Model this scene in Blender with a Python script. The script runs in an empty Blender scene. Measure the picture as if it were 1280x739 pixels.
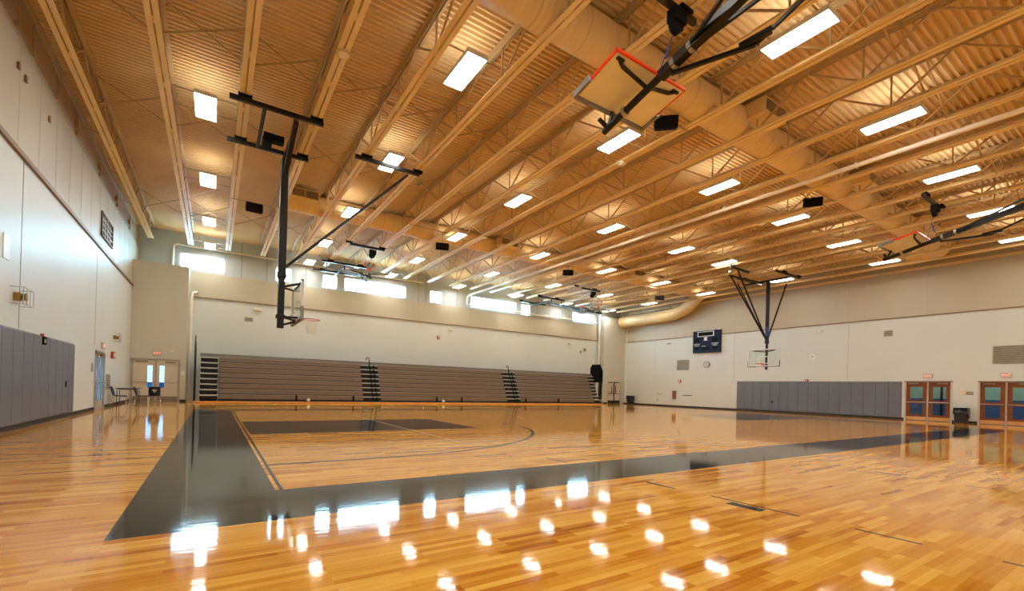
import bpy, math, random
from mathutils import Vector, Matrix
random.seed(7)
S = bpy.context.scene
COL = S.collection

# ------------------------------------------------------------------ camera
f, cy, yaw, pitch, roll, H = 568.32, 482.70, .5804, .0053, .0272, 1.168
Fw = Vector((math.sin(yaw)*math.cos(pitch), math.cos(yaw)*math.cos(pitch), math.sin(pitch)))
r0 = Vector((math.cos(yaw), -math.sin(yaw), 0)); u0 = r0.cross(Fw)
cr, sr = math.cos(roll), math.sin(roll)
Rt = cr*r0 + sr*u0; Up = -sr*r0 + cr*u0
cd = bpy.data.cameras.new('camera'); cam = bpy.data.objects.new('camera', cd); COL.objects.link(cam)
m = Matrix((Rt, Up, -Fw)).transposed().to_4x4(); m.translation = Vector((0, 0, H)); cam.matrix_world = m
cd.sensor_width = 36; cd.lens = f/1280*36; cd.shift_y = (cy-369.5)/1280; cd.clip_start = .05; cd.clip_end = 400
S.camera = cam

# ------------------------------------------------------------------ world, exposure
S.view_settings.view_transform = 'Standard'; S.view_settings.look = 'None'
S.view_settings.exposure = 0.16; S.view_settings.gamma = 1.0; S.view_settings.use_curve_mapping = False
W = bpy.data.worlds.new('world'); S.world = W; W.use_nodes = True
bg = W.node_tree.nodes['Background']; bg.inputs[0].default_value = (.45, .72, 1, 1); bg.inputs[1].default_value = 60
LAMP = 36.0           # radiance of the fixture lenses
LAMPCOL = (1, .975, .89)
UP = 7.5              # radiance of the open top of the fixtures
S.cycles.max_bounces = 8; S.cycles.diffuse_bounces = 5; S.cycles.glossy_bounces = 3; S.cycles.transmission_bounces = 4
S.cycles.transparent_max_bounces = 8
S.cycles.sample_clamp_indirect = 8
S.cycles.caustics_reflective = False; S.cycles.caustics_refractive = False

# ------------------------------------------------------------------ room numbers
XL, XR, YF, YW, ZD = -3.54, 32.9, -5.6, 31.3, 9.35
YJL, XJL = 29.5, -1.24          # left corner block
YJR, XJR = 30.6, 30.15          # right corner block
ZB = 8.4                         # bottom of the joists
JX = [-2.9+1.69*k for k in range(22)]
LX = [-.37+5.07*k for k in range(7)]
LY = [-5.0, -.3, 4.62, 9.55, 14.85, 20.2, 25.4, 30.0]

# ------------------------------------------------------------------ materials
def srgb(*c):
    return tuple(((v/255)/12.92 if v/255 <= .04045 else ((v/255+.055)/1.055)**2.4) for v in c)+(1,)
def mat(name, col, rough=.6, metal=0, var=.06, scale=3, bump=0, bscale=60, coat=0, spec=.5, stretch=(1,1,1)):
    M = bpy.data.materials.new(name); M.use_nodes = True; T = M.node_tree; b = T.nodes['Principled BSDF']
    b.inputs['Roughness'].default_value = rough; b.inputs['Metallic'].default_value = metal
    b.inputs['Specular IOR Level'].default_value = spec
    if coat: b.inputs['Coat Weight'].default_value = coat; b.inputs['Coat Roughness'].default_value = .1
    tc = T.nodes.new('ShaderNodeTexCoord'); mp = T.nodes.new('ShaderNodeMapping'); mp.inputs['Scale'].default_value = stretch
    T.links.new(tc.outputs['Object'], mp.inputs[0])
    n = T.nodes.new('ShaderNodeTexNoise'); n.inputs['Scale'].default_value = scale; n.inputs['Detail'].default_value = 4
    T.links.new(mp.outputs[0], n.inputs['Vector'])
    cr_ = T.nodes.new('ShaderNodeValToRGB'); e = cr_.color_ramp.elements
    e[0].position = .3; e[1].position = .7
    e[0].color = tuple(c*(1-var) for c in col[:3])+(1,); e[1].color = tuple(min(1, c*(1+var)) for c in col[:3])+(1,)
    T.links.new(n.outputs[0], cr_.inputs[0]); T.links.new(cr_.outputs[0], b.inputs['Base Color'])
    if bump:
        n2 = T.nodes.new('ShaderNodeTexNoise'); n2.inputs['Scale'].default_value = bscale
        T.links.new(mp.outputs[0], n2.inputs['Vector'])
        bp = T.nodes.new('ShaderNodeBump'); bp.inputs['Strength'].default_value = bump; bp.inputs['Distance'].default_value = .01
        T.links.new(n2.outputs[0], bp.inputs['Height']); T.links.new(bp.outputs[0], b.inputs['Normal'])
    return M
def emit(name, col, strength):
    M = bpy.data.materials.new(name); M.use_nodes = True; T = M.node_tree
    b = T.nodes['Principled BSDF']; b.inputs['Base Color'].default_value = (.8, .8, .8, 1)
    b.inputs['Emission Color'].default_value = tuple(col[:3])+(1,); b.inputs['Emission Strength'].default_value = strength
    return M
def glass(name, tint=(.9, .97, .95), refl=.12):
    M = bpy.data.materials.new(name); M.use_nodes = True; T = M.node_tree; T.nodes.clear()
    o = T.nodes.new('ShaderNodeOutputMaterial'); mx = T.nodes.new('ShaderNodeMixShader')
    t = T.nodes.new('ShaderNodeBsdfTransparent'); t.inputs[0].default_value = tint+(1,)
    g = T.nodes.new('ShaderNodeBsdfGlossy'); g.inputs['Roughness'].default_value = .03
    fr = T.nodes.new('ShaderNodeLayerWeight'); fr.inputs[0].default_value = .5; pw = T.nodes.new('ShaderNodeMath'); pw.operation = 'POWER'; pw.inputs[1].default_value = 4
    ad = T.nodes.new('ShaderNodeMath'); ad.operation = 'MULTIPLY_ADD'; ad.inputs[1].default_value = .6; ad.inputs[2].default_value = .04
    T.links.new(fr.outputs[1], pw.inputs[0]); T.links.new(pw.outputs[0], ad.inputs[0]); T.links.new(ad.outputs[0], mx.inputs[0]); T.links.new(t.outputs[0], mx.inputs[1]); T.links.new(g.outputs[0], mx.inputs[2])
    T.links.new(mx.outputs[0], o.inputs[0]); return M

M = dict(
 wall_low = mat('wall_paint_light', srgb(215,221,217), .44, var=.02, scale=.6, bump=.05, bscale=25),
 wall_up  = mat('wall_paint_tan', srgb(192,184,162), .5, var=.02, scale=.6, bump=.05, bscale=25),
 wall_top = mat('wall_paint_brown', srgb(168,146,118), .7, var=.05, scale=1),
 wall_cler= mat('clerestory_panel', srgb(190,198,200), .55, var=.03, scale=1),
 block    = mat('block_paint', srgb(206,206,194), .5, var=.02, scale=.6, bump=.08, bscale=15),
 trim     = mat('trim_brown', srgb(138,112,84), .5, var=.05),
 base     = mat('rubber_base', srgb(26,27,30), .5, var=.1),
 deck     = mat('deck_steel', srgb(226,198,148), .62, var=.05, scale=.7),
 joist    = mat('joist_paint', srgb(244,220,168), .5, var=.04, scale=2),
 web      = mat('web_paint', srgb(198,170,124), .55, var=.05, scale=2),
 duct     = mat('duct_paint', srgb(236,208,154), .5, var=.04, scale=1.2, stretch=(8,1,1)),
 duct_seam= mat('duct_seam', srgb(216,182,130), .5, var=.05),
 grille   = mat('grille_dark', srgb(90,72,52), .6, var=.2, scale=20),
 black    = mat('black_metal', srgb(20,18,17), .4, metal=.0, var=.2, scale=6, spec=.4),
 blackm   = mat('black_matte', srgb(18,18,19), .85, spec=.15, var=.2, scale=15, bump=.2, bscale=120),
 white    = mat('white_enamel', srgb(232,232,228), .35, var=.02),
 cream    = mat('cream_plastic', srgb(228,206,160), .4, var=.03),
 boardw   = mat('backboard_white', srgb(250,242,218), .4, var=.03, scale=2),
 pad_grey = mat('rim_pad_grey', srgb(140,141,140), .6, var=.06),
 orange   = mat('rim_orange', srgb(226,58,22), .35, var=.05),
 net      = mat('net_white', srgb(235,228,215), .8, var=.03),
 wallpad  = mat('wall_pad_vinyl', srgb(108,114,127), .38, var=.04, scale=2, bump=.15, bscale=5),
 seam     = mat('seam_dark', srgb(120,114,102), .7),
 riser    = mat('bleacher_panel', srgb(124,110,98), .5, var=.07, scale=5, stretch=(1,1,6)),
 nose     = mat('bleacher_nose', srgb(156,142,128), .4, var=.05, scale=5),  # paler than the panels: highlight along the row edges put into the colour
 gap      = mat('bleacher_gap', srgb(30,27,26), .7, var=.1),  # paints the shade between bleacher rows; also colours dark fittings and table legs
 greyrail = mat('bleacher_grey', srgb(120,120,114), .5, var=.06),
 step     = mat('aisle_step', srgb(176,184,188), .4, var=.06),
 plank    = mat('base_plank', srgb(206,146,74), .3, var=.1, scale=3, stretch=(1,8,1)),
 steel    = mat('brushed_steel', srgb(185,185,182), .3, metal=.9, var=.05, scale=8),
 kick     = mat('kick_plate', srgb(150,140,128), .35, metal=.6, var=.05),
 doorbeige= mat('door_paint', srgb(214,206,188), .4, var=.02),
 framegrey= mat('door_frame_grey', srgb(170,166,154), .45, var=.03),
 framelt  = mat('door_frame_light', srgb(198,196,186), .45, var=.03),
 wood     = mat('door_wood', srgb(124,64,20), .35, var=.16, scale=4, stretch=(9,9,1)),
 woodkick = mat('door_kick_wood', srgb(206,156,100), .4, var=.08),
 navy     = mat('navy_plastic', srgb(14,24,52), .5, var=.06),
 table    = mat('table_top', srgb(96,92,84), .4, var=.08),
 chrome   = mat('chrome', srgb(210,210,208), .15, metal=1, var=.02),
 red      = mat('red_enamel', srgb(176,30,30), .4, var=.05),
 exitbox  = mat('exit_housing', srgb(200,190,176), .5, var=.03),
 brass    = mat('brass_plate', srgb(150,122,52), .35, metal=.5, var=.08),
 scoreb   = mat('scoreboard_navy', srgb(22,36,66), .65, spec=.2, var=.06),
 dispblk  = mat('display_black', srgb(10,10,12), .7, spec=.15, var=.05),
 vent     = mat('vent_grille', srgb(176,172,158), .5, var=.05),
 ventdark = mat('vent_slot', srgb(104,100,88), .6, var=.1),
 bin      = mat('bin_plastic', srgb(34,33,33), .5, var=.1),
 bag      = mat('bin_liner', srgb(14,14,15), .25, var=.2, bump=.5, bscale=12),
 pipew    = mat('pipe_white', srgb(240,236,226), .35, var=.02),
 pipec    = mat('pipe_cream', srgb(252,246,232), .3, var=.02),
 conduit  = mat('conduit_tan', srgb(176,150,118), .45, var=.05),
 teal     = mat('lobby_teal', srgb(112,142,132), .6, var=.04),
 lblue    = mat('lobby_blue', srgb(22,62,112), .5, var=.04),
 obin     = mat('outdoor_blue', srgb(20,150,215), .5, var=.04),
 tile     = mat('lobby_floor', srgb(150,140,120), .4, var=.06),
 blueshr  = mat('mast_blue', srgb(40,66,130), .4, var=.05),
)
def spiral(Mt):
    T = Mt.node_tree; b = T.nodes['Principled BSDF']; g = T.nodes.new('ShaderNodeNewGeometry')
    w = T.nodes.new('ShaderNodeTexWave'); w.wave_type = 'BANDS'; w.bands_direction = 'X'; w.inputs['Scale'].default_value = 2.2; w.inputs['Distortion'].default_value = 0
    T.links.new(g.outputs['Position'], w.inputs['Vector'])
    bp = T.nodes.new('ShaderNodeBump'); bp.inputs['Strength'].default_value = .35; bp.inputs['Distance'].default_value = .02
    T.links.new(w.outputs[1], bp.inputs['Height']); T.links.new(bp.outputs[0], b.inputs['Normal'])
spiral(M['duct'])
M['glass'] = glass('window_glass'); M['bglass'] = glass('backboard_glass', (.95, .99, .97))
M['lamp'] = emit('lamp_lens', LAMPCOL, LAMP); M['lampup'] = emit('lamp_top', LAMPCOL, UP)
M['exit'] = emit('exit_letters', (1, .08, .06), 1.3)
M['lobbyfill'] = emit('lobby_fill', (1, .95, .85), 9)  # glow of the unseen fill panel added to the lobby
M['frost'] = glass('door_glass', (.16, .18, .2))

# floor: maple strips plus painted court
def floor_mat():
    Mt = bpy.data.materials.new('maple_court_floor'); Mt.use_nodes = True; T = Mt.node_tree; N = T.nodes; L = T.links
    b = N['Principled BSDF']
    g = N.new('ShaderNodeNewGeometry'); sep = N.new('ShaderNodeSeparateXYZ'); L.new(g.outputs['Position'], sep.inputs[0])
    X, Y = sep.outputs[0], sep.outputs[1]
    def mth(op, a, c=None):
        n = N.new('ShaderNodeMath'); n.operation = op
        for i, v in enumerate((a, c)):
            if v is None: continue
            if isinstance(v, (int, float)): n.inputs[i].default_value = v
            else: L.new(v, n.inputs[i])
        return n.outputs[0]
    def inr(v, lo, hi): return mth('MULTIPLY', mth('GREATER_THAN', v, lo), mth('LESS_THAN', v, hi))
    def rect(x0, x1, y0, y1): return mth('MULTIPLY', inr(X, x0, x1), inr(Y, y0, y1))
    def ring(cx, cy_, r, w):
        dx = mth('SUBTRACT', X, cx); dy = mth('SUBTRACT', Y, cy_)
        d = mth('SQRT', mth('ADD', mth('MULTIPLY', dx, dx), mth('MULTIPLY', dy, dy)))
        return mth('LESS_THAN', mth('ABSOLUTE', mth('SUBTRACT', d, r)), w/2)
    def un(l):
        o = l[0]
        for q in l[1:]: o = mth('MAXIMUM', o, q)
        return o
    # planks
    br = N.new('ShaderNodeTexBrick'); br.offset = .37; br.offset_frequency = 3; br.squash = 1
    L.new(g.outputs['Position'], br.inputs['Vector'])
    br.inputs['Scale'].default_value = 1; br.inputs['Brick Width'].default_value = .62; br.inputs['Row Height'].default_value = .06
    br.inputs['Mortar Size'].default_value = .0009; br.inputs['Bias'].default_value = 0
    br.inputs['Color1'].default_value = (0, 0, 0, 1); br.inputs['Color2'].default_value = (1, 1, 1, 1); br.inputs['Mortar'].default_value = (.1, .1, .1, 1)
    br2 = N.new('ShaderNodeTexBrick'); br2.offset = .61; br2.offset_frequency = 2
    L.new(g.outputs['Position'], br2.inputs['Vector']); br2.inputs['Scale'].default_value = 1
    br2.inputs['Brick Width'].default_value = 1.24; br2.inputs['Row Height'].default_value = .12; br2.inputs['Mortar Size'].default_value = 0
    br2.inputs['Color1'].default_value = (0, 0, 0, 1); br2.inputs['Color2'].default_value = (1, 1, 1, 1)
    mp = N.new('ShaderNodeMapping'); mp.inputs['Scale'].default_value = (1.2, 22, 1); L.new(g.outputs['Position'], mp.inputs[0])
    nz = N.new('ShaderNodeTexNoise'); nz.inputs['Scale'].default_value = 1.4; nz.inputs['Detail'].default_value = 5; L.new(mp.outputs[0], nz.inputs['Vector'])
    v = mth('ADD', mth('MULTIPLY', br.outputs[0], .42), mth('ADD', mth('MULTIPLY', br2.outputs[0], .26), mth('MULTIPLY', nz.outputs[0], .42)))
    ramp = N.new('ShaderNodeValToRGB'); e = ramp.color_ramp.elements; L.new(v, ramp.inputs[0])
    e[0].position = .2; e[0].color = srgb(156,88,20); e[1].position = .9; e[1].color = srgb(238,188,90)
    k = e.new(.34); k.color = srgb(194,122,34); k = e.new(.6); k.color = srgb(218,158,60)
    # paint
    dark = [rect(-.63,.585,4.3,22.0), rect(-.63,27.4,4.3,5.5), rect(-.63,27.4,20.85,22.0), rect(26.2,27.4,4.3,22.0),
            rect(.625,.665,5.5,20.85), rect(.70,6.4,11.5,15.2), rect(20.5,26.2,11.5,15.2),
            mth('MULTIPLY', ring(2.16,13.3,6.08,.09), mth('GREATER_THAN', X, 2.16)), rect(.67,2.16,7.175,7.265), rect(.67,2.16,19.35,19.41),
            mth('MULTIPLY', ring(24.7,13.3,6.08,.06), mth('LESS_THAN', X, 24.7)), rect(24.7,26.2,7.19,7.25), rect(24.7,26.2,19.35,19.41),
            ring(6.4,13.35,1.83,.05), ring(20.5,13.35,1.83,.05), ring(13.4,13.3,1.83,.05), rect(13.37,13.43,5.5,20.9),
            rect(4.78,4.82,2.15,3.1), rect(4.60,4.74,2.44,2.80), rect(4.79,4.83,1.24,1.7), rect(4.72,4.76,3.53,3.98), rect(4.70,4.74,3.70,3.95),
            rect(8.60,8.63,2.2,3.1), rect(8.77,8.87,2.56,2.87), rect(8.68,8.71,1.33,1.8), rect(4.84,4.88,.1,.8), rect(4.76,4.79,5.6,6.15)]
    light = [rect(4.37,4.42,8.64,19.5)]
    dm = un(dark); lm = un(light)
    mx = N.new('ShaderNodeMix'); mx.data_type = 'RGBA'; L.new(dm, mx.inputs[0]); L.new(ramp.outputs[0], mx.inputs[6])
    pc = N.new('ShaderNodeMix'); pc.data_type = 'RGBA'; L.new(v, pc.inputs[0]); pc.inputs[6].default_value = srgb(17,20,25); pc.inputs[7].default_value = srgb(38,43,50)
    L.new(pc.outputs[2], mx.inputs[7])
    m2 = N.new('ShaderNodeMix'); m2.data_type = 'RGBA'; L.new(mth('MULTIPLY', lm, .8), m2.inputs[0]); L.new(mx.outputs[2], m2.inputs[6]); m2.inputs[7].default_value = srgb(238,214,168)
    L.new(m2.outputs[2], b.inputs['Base Color'])
    b.inputs['Roughness'].default_value = .055; b.inputs['Specular IOR Level'].default_value = .2
    nb = N.new('ShaderNodeTexNoise'); nb.inputs['Scale'].default_value = 1.0; nb.inputs['Detail'].default_value = 3
    mp2 = N.new('ShaderNodeMapping'); mp2.inputs['Scale'].default_value = (5, 16, 1); L.new(g.outputs['Position'], mp2.inputs[0]); L.new(mp2.outputs[0], nb.inputs['Vector'])
    bp = N.new('ShaderNodeBump'); bp.inputs['Strength'].default_value = .08; bp.inputs['Distance'].default_value = .006
    L.new(nb.outputs[0], bp.inputs['Height']); L.new(bp.outputs[0], b.inputs['Normal'])
    return Mt
M['floor'] = floor_mat()

# ------------------------------------------------------------------ mesh helpers
class Multi:
    """each bar or box becomes a part of its own"""
    def __init__(s): s.items = []
    def bar(s, *a, **k): s.items.append(MB().bar(*a, **k)); return s
    def box(s, *a, **k): s.items.append(MB().box(*a, **k)); return s
    def tube(s, *a, **k): s.items.append(MB().tube(*a, **k)); return s
    def build(s, name, mt, parent):
        for m_ in s.items: m_.build(name, mt, parent)
class MB:
    def __init__(s): s.v = []; s.f = []; s.sm = []
    def add(s, vs, fs, smooth=False):
        n = len(s.v); s.v += [tuple(p) for p in vs]; s.f += [tuple(i+n for i in q) for q in fs]; s.sm += [smooth]*len(fs); return s
    def box(s, x0, x1, y0, y1, z0, z1, bev=0):
        if bev:
            b = bev
            vs = []; 
            # chamfered box: 24 verts
            for sx, X in ((0, x0), (1, x1)):
                for sy, Y in ((0, y0), (1, y1)):
                    for sz, Z in ((0, z0), (1, z1)):
                        dx = b if sx == 0 else -b; dy = b if sy == 0 else -b; dz = b if sz == 0 else -b
                        vs += [(X, Y+dy, Z+dz), (X+dx, Y, Z+dz), (X+dx, Y+dy, Z)]
            def I(sx, sy, sz, k): return ((sx*2+sy)*2+sz)*3+k
            fs = []
            for a in (0, 1):
                fs.append((I(a,0,0,0), I(a,1,0,0), I(a,1,1,0), I(a,0,1,0)))
                fs.append((I(0,a,0,1), I(1,a,0,1), I(1,a,1,1), I(0,a,1,1)))
                fs.append((I(0,0,a,2), I(1,0,a,2), I(1,1,a,2), I(0,1,a,2)))
            for p in (0, 1):
                for q in (0, 1):
                    fs.append((I(p,q,0,0), I(p,q,0,1), I(p,q,1,1), I(p,q,1,0)))
                    fs.append((I(p,0,q,0), I(p,0,q,2), I(p,1,q,2), I(p,1,q,0)))
                    fs.append((I(0,p,q,1), I(0,p,q,2), I(1,p,q,2), I(1,p,q,1)))
                    for r in (0, 1): fs.append((I(p,q,r,0), I(p,q,r,1), I(p,q,r,2)))
            return s.add(vs, fs)
        vs = [(x, y, z) for x in (x0, x1) for y in (y0, y1) for z in (z0, z1)]
        return s.add(vs, [(0,1,3,2), (4,6,7,5), (0,4,5,1), (2,3,7,6), (0,2,6,4), (1,5,7,3)])
    def bar(s, p, q, w, h=None, up=(0,0,1)):
        p = Vector(p); q = Vector(q); h = h or w; d = (q-p).normalized(); u = Vector(up)
        if abs(d.dot(u)) > .98: u = Vector((0, 1, 0))
        a = d.cross(u).normalized()*w/2; b = a.cross(d).normalized()*h/2
        vs = [c+i*a+j*b for c in (p, q) for i, j in ((-1,-1), (1,-1), (1,1), (-1,1))]
        return s.add(vs, [(0,1,2,3), (7,6,5,4), (0,4,5,1), (1,5,6,2), (2,6,7,3), (3,7,4,0)])
    def tube(s, pts, r, n=10, cap=True, radii=None):
        pts = [Vector(p) for p in pts]; prev = None; rings = []
        for i, p in enumerate(pts):
            t = (pts[min(i+1, len(pts)-1)]-pts[max(i-1, 0)]).normalized()
            if prev is None:
                u = Vector((0, 0, 1)) if abs(t.z) < .9 else Vector((1, 0, 0)); a = t.cross(u).normalized()
            else: a = (prev - t*prev.dot(t)).normalized()
            prev = a; b = t.cross(a); rr = radii[i] if radii else r
            rings.append([p+rr*(math.cos(2*math.pi*k/n)*a+math.sin(2*math.pi*k/n)*b) for k in range(n)])
        vs = [v for g in rings for v in g]; fs = []
        for i in range(len(rings)-1):
            for k in range(n):
                fs.append((i*n+k, i*n+(k+1)%n, (i+1)*n+(k+1)%n, (i+1)*n+k))
        s.add(vs, fs, True)
        if cap:
            s.add(rings[0], [tuple(range(n))[::-1]]); s.add(rings[-1], [tuple(range(n))])
        return s
    def cyl(s, c, r, h, n=20, axis='z', r2=None):
        c = Vector(c); d = {'x': Vector((1,0,0)), 'y': Vector((0,1,0)), 'z': Vector((0,0,1))}[axis]
        return s.tube([c, c+d*h], r, n, radii=[r, r if r2 is None else r2])
    def prism(s, prof, p0, axis, length):
        """extrude a closed 2D profile; axis 'x': profile in (y,z); 'y': profile in (x,z)"""
        n = len(prof); vs = []
        for t in (0, length):
            for a, b in prof:
                vs.append((p0[0]+t, p0[1]+a, p0[2]+b) if axis == 'x' else (p0[0]+a, p0[1]+t, p0[2]+b))
        fs = [(i, (i+1) % n, n+(i+1) % n, n+i) for i in range(n)]+[tuple(range(n))[::-1], tuple(range(n, 2*n))]
        return s.add(vs, fs)
    def xf(s, mtx):
        s.v = [tuple(mtx @ Vector(p)) for p in s.v]; return s
    def build(s, name, mt, parent=None, kind=None, label=None):
        me = bpy.data.meshes.new(name)
        off = Vector((0,0,0))
        if parent is not None:
            q = parent
            while q is not None: off += q.location; q = q.parent
        me.from_pydata([tuple(Vector(p)-off) for p in s.v], [], s.f); me.materials.append(M[mt] if isinstance(mt, str) else mt)
        me.polygons.foreach_set('use_smooth', s.sm); me.validate(); 
        import bmesh
        bm = bmesh.new(); bm.from_mesh(me); bmesh.ops.recalc_face_normals(bm, faces=bm.faces); bm.to_mesh(me); bm.free()
        me.update()
        o = bpy.data.objects.new(name, me); COL.objects.link(o)
        if parent is not None: o.parent = parent
        if kind: o['kind'] = kind
        if label: o['label'] = label
        return o
def thing(name, loc, label, cat, group=None, kind=None):
    o = bpy.data.objects.new(name, None); COL.objects.link(o); o.location = loc; o.empty_display_size = .1
    if kind: o['kind'] = kind
    if label: o['label'] = label
    if cat: o['category'] = cat
    if group: o['group'] = group
    return o
def tag(o, label, cat, group=None):
    o['label'] = label; o['category'] = cat
    if group: o['group'] = group
    return o
def dup(root, loc, label=None, group=None):
    r = root.copy(); COL.objects.link(r); r.location = loc
    if label: r['label'] = label
    if group: r['group'] = group
    for ch in root.children:
        c = ch.copy(); COL.objects.link(c); c.parent = r
        for gch in ch.children:
            d = gch.copy(); COL.objects.link(d); d.parent = c
    return r
def struct(name, mb, mt, parent=None): 
    return mb.build(name, mt, parent, kind='structure' if parent is None else None)
def text(name, s, size, loc, rot, mt, parent, ex=.004, align='CENTER'):
    cu = bpy.data.curves.new(name, 'FONT'); cu.body = s; cu.size = size; cu.extrude = ex; cu.align_x = align; cu.align_y = 'CENTER'
    t = bpy.data.objects.new(name, cu); COL.objects.link(t)
    bpy.context.view_layer.update()
    me = bpy.data.meshes.new_from_object(t.evaluated_get(bpy.context.evaluated_depsgraph_get()))
    bpy.data.objects.remove(t); me.materials.clear(); me.materials.append(M[mt])
    o = bpy.data.objects.new(name, me); COL.objects.link(o); o.rotation_euler = rot
    off = Vector((0,0,0)); q = parent
    while q is not None: off += q.location; q = q.parent
    o.location = Vector(loc)-off; o.parent = parent; return o
ORD = ['first','second','third','fourth','fifth','sixth','seventh','eighth','ninth','tenth','eleventh','twelfth','thirteenth','fourteenth','fifteenth','sixteenth','seventeenth','eighteenth','nineteenth','twentieth','twenty-first','twenty-second','twenty-third']
ROT_L = (math.pi/2, 0, math.pi/2)      # text read from +X side (on the left wall)
ROT_R = (math.pi/2, 0, -math.pi/2)     # text on the right wall
ROT_B = (math.pi/2, 0, 0)              # text on the back wall

# ------------------------------------------------------------------ structure
struct('floor', MB().box(XL-.2, XR+.2, YF-.2, YW+.2, -.1, 0), 'floor')
# ribbed roof deck: profile across Y, running along X
def deck():
    mb = MB(); prof = []; y = YF-.2; pitch_ = .152
    while y < YW+.2:
        prof += [(y, ZD), (y+.045, ZD), (y+.058, ZD+.075), (y+.137, ZD+.075)]
        y += pitch_
    x0, x1 = XL-.2, XR+.2
    vs = []; 
    for a, b in prof: vs += [(x0, a, b), (x1, a, b)]
    for a, b in prof: vs += [(x0, a, b+.02), (x1, a, b+.02)]
    n = len(prof); fs = []
    for i in range(n-1):
        fs += [(2*i, 2*i+1, 2*i+3, 2*i+2)]
    # closed slab above
    mb.add(vs[:2*n], fs)
    mb.box(x0, x1, YF-.2, YW+.2, ZD+.08, ZD+.28)
    return mb
struct('ceiling', deck(), 'deck')

# left wall, with a door opening at y 21.6-23.2
DLY0, DLY1 = 21.55, 23.15
wl = struct('wall_left', MB().box(XL-.3, XL, YF, DLY0, 0, 5.78).box(XL-.3, XL, DLY1, YW, 0, 5.78).box(XL-.3, XL, DLY0, DLY1, 2.12, 5.78), 'wall_low')
MB().box(XL-.3, XL, YF, YW, 5.88, 8.19).build('upper_panel', 'wall_up', wl)
MB().box(XL-.3, XL-.05, YF, YW, 8.19, 9.4).build('head_panel', 'wall_top', wl)
MB().box(XL-.1, XL+.012, YF, YW, 8.14, 8.19).build('ledge', 'wall_up', wl)
sm = MB()
for y in (-1.0, 6.6, 14.0, 21.42): sm.box(XL, XL+.004, y-.012, y+.012, .1 if abs(y-21.42)>1 else 2.3, 5.78)
sm.build('panel_joint', 'seam', wl)
sm = MB()
for i in range(26): sm.box(XL, XL+.003, -5+1.33*i-.005, -5+1.33*i+.005, 5.88, 8.14)
sm.build('upper_joint', 'vent', wl)
struct('trim_1', MB().box(XL, XL+.06, YF, YJL, 5.78, 5.88), 'trim')
# right wall with two double door openings
RD = [(7.40, 9.38), (4.42, 6.40)]
rb = MB(); ys = [YF, RD[1][0], RD[1][1], RD[0][0], RD[0][1], YW]
for a, b in ((0,1), (2,3), (4,5)): rb.box(XR, XR+.3, ys[a], ys[b], 0, 2.2)
rb.box(XR, XR+.3, YF, YW, 2.2, 5.82)
wr = struct('wall_right', rb, 'wall_low')
MB().box(XR, XR+.3, YF, YW, 5.86, 9.4).build('upper_panel', 'wall_up', wr)
sm = MB()
for y in (-2.6, 4.8, 12.2, 19.6, 27.0): sm.box(XR-.004, XR, y-.01, y+.01, 2.25, 5.82)
for y in (1.1, 4.8, 8.5, 12.2, 15.9, 19.6, 23.3, 27.0): sm.box(XR-.004, XR, y-.008, y+.008, 5.88, 9.3)
sm.build('panel_joint', 'vent', wr)
struct('trim_2', MB().box(XR-.05, XR, YF, YJR, 5.82, 5.87), 'trim')
# back wall
wb = struct('wall_back', MB().box(XL, -3.46, YW, YW+.3, 0, 5.83).box(-1.53, XR, YW, YW+.3, 0, 5.83).box(-3.46, -1.53, YW, YW+.3, 2.2, 5.83), 'wall_low')
MB().box(XL, XR, YW-.04, YW+.3, 5.87, 7.25).build('upper_panel', 'wall_up', wb)
WIN = [(-1.75,.37,7.38,8.22), (3.0,3.88,7.38,8.2), (5.7,6.58,7.36,8.2), (7.07,11.25,7.38,8.2), (13.13,14.05,7.36,8.2), (16.51,20.7,7.4,8.25), (21.25,22.15,7.38,8.22), (26.85,29.35,7.4,8.22)]
cb = MB(); xs = XL-.3
for (a, b, z0, z1) in WIN:
    cb.box(xs, a, YW, YW+.3, 7.25, 9.4); cb.box(a, b, YW, YW+.3, 7.25, z0); cb.box(a, b, YW, YW+.3, z1, 9.4); xs = b
cb.box(xs, XR+.3, YW, YW+.3, 7.25, 9.4)
cb.build('clerestory_panel', 'wall_cler', wb)
sm = MB()
for x in (1.2, 2.5, 4.7, 12.2, 12.8, 15.3, 22.9, 24.2, 25.6): sm.box(x-.012, x+.012, YW-.006, YW, 7.25, 9.3)
sm.build('panel_joint', 'ventdark', wb)
for i, (a, b, z0, z1) in enumerate(WIN):
    fr = struct('window_%d' % (i+1), MB().box(a, a+.035, YW+.1, YW+.2, z0, z1).box(b-.035, b, YW+.1, YW+.2, z0, z1).box(a, b, YW+.1, YW+.2, z0, z0+.035).box(a, b, YW+.1, YW+.2, z1-.035, z1), 'framelt')
    MB().box(a+.035, b-.035, YW+.145, YW+.155, z0+.035, z1-.035).build('pane', 'glass', fr)
struct('trim_3', MB().box(XJL, XJR, YW-.07, YW-.0, 5.83, 5.88), 'trim')
struct('wall_front', MB().box(XL-.3, XR+.3, YF-.3, YF, 0, 9.4), 'wall_low')
# corner blocks with door openings
DJ = (-3.46, -1.53)
lb = MB().box(XL, DJ[0], YJL, YW, 0, 2.2).box(DJ[1], XJL, YJL, YW, 0, 2.2).box(XL, XJL, YJL, YW, 2.2, 7.12)
struct('wall_corner_left', lb, 'block')
RJ = (30.72, 32.45)
struct('wall_corner_right', MB().box(XJR, RJ[0], YJR, YW, 0, 2.1).box(RJ[1], XR, YJR, YW, 0, 2.1).box(XJR, XR, YJR, YW, 2.1, 8.05), 'block')
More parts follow.
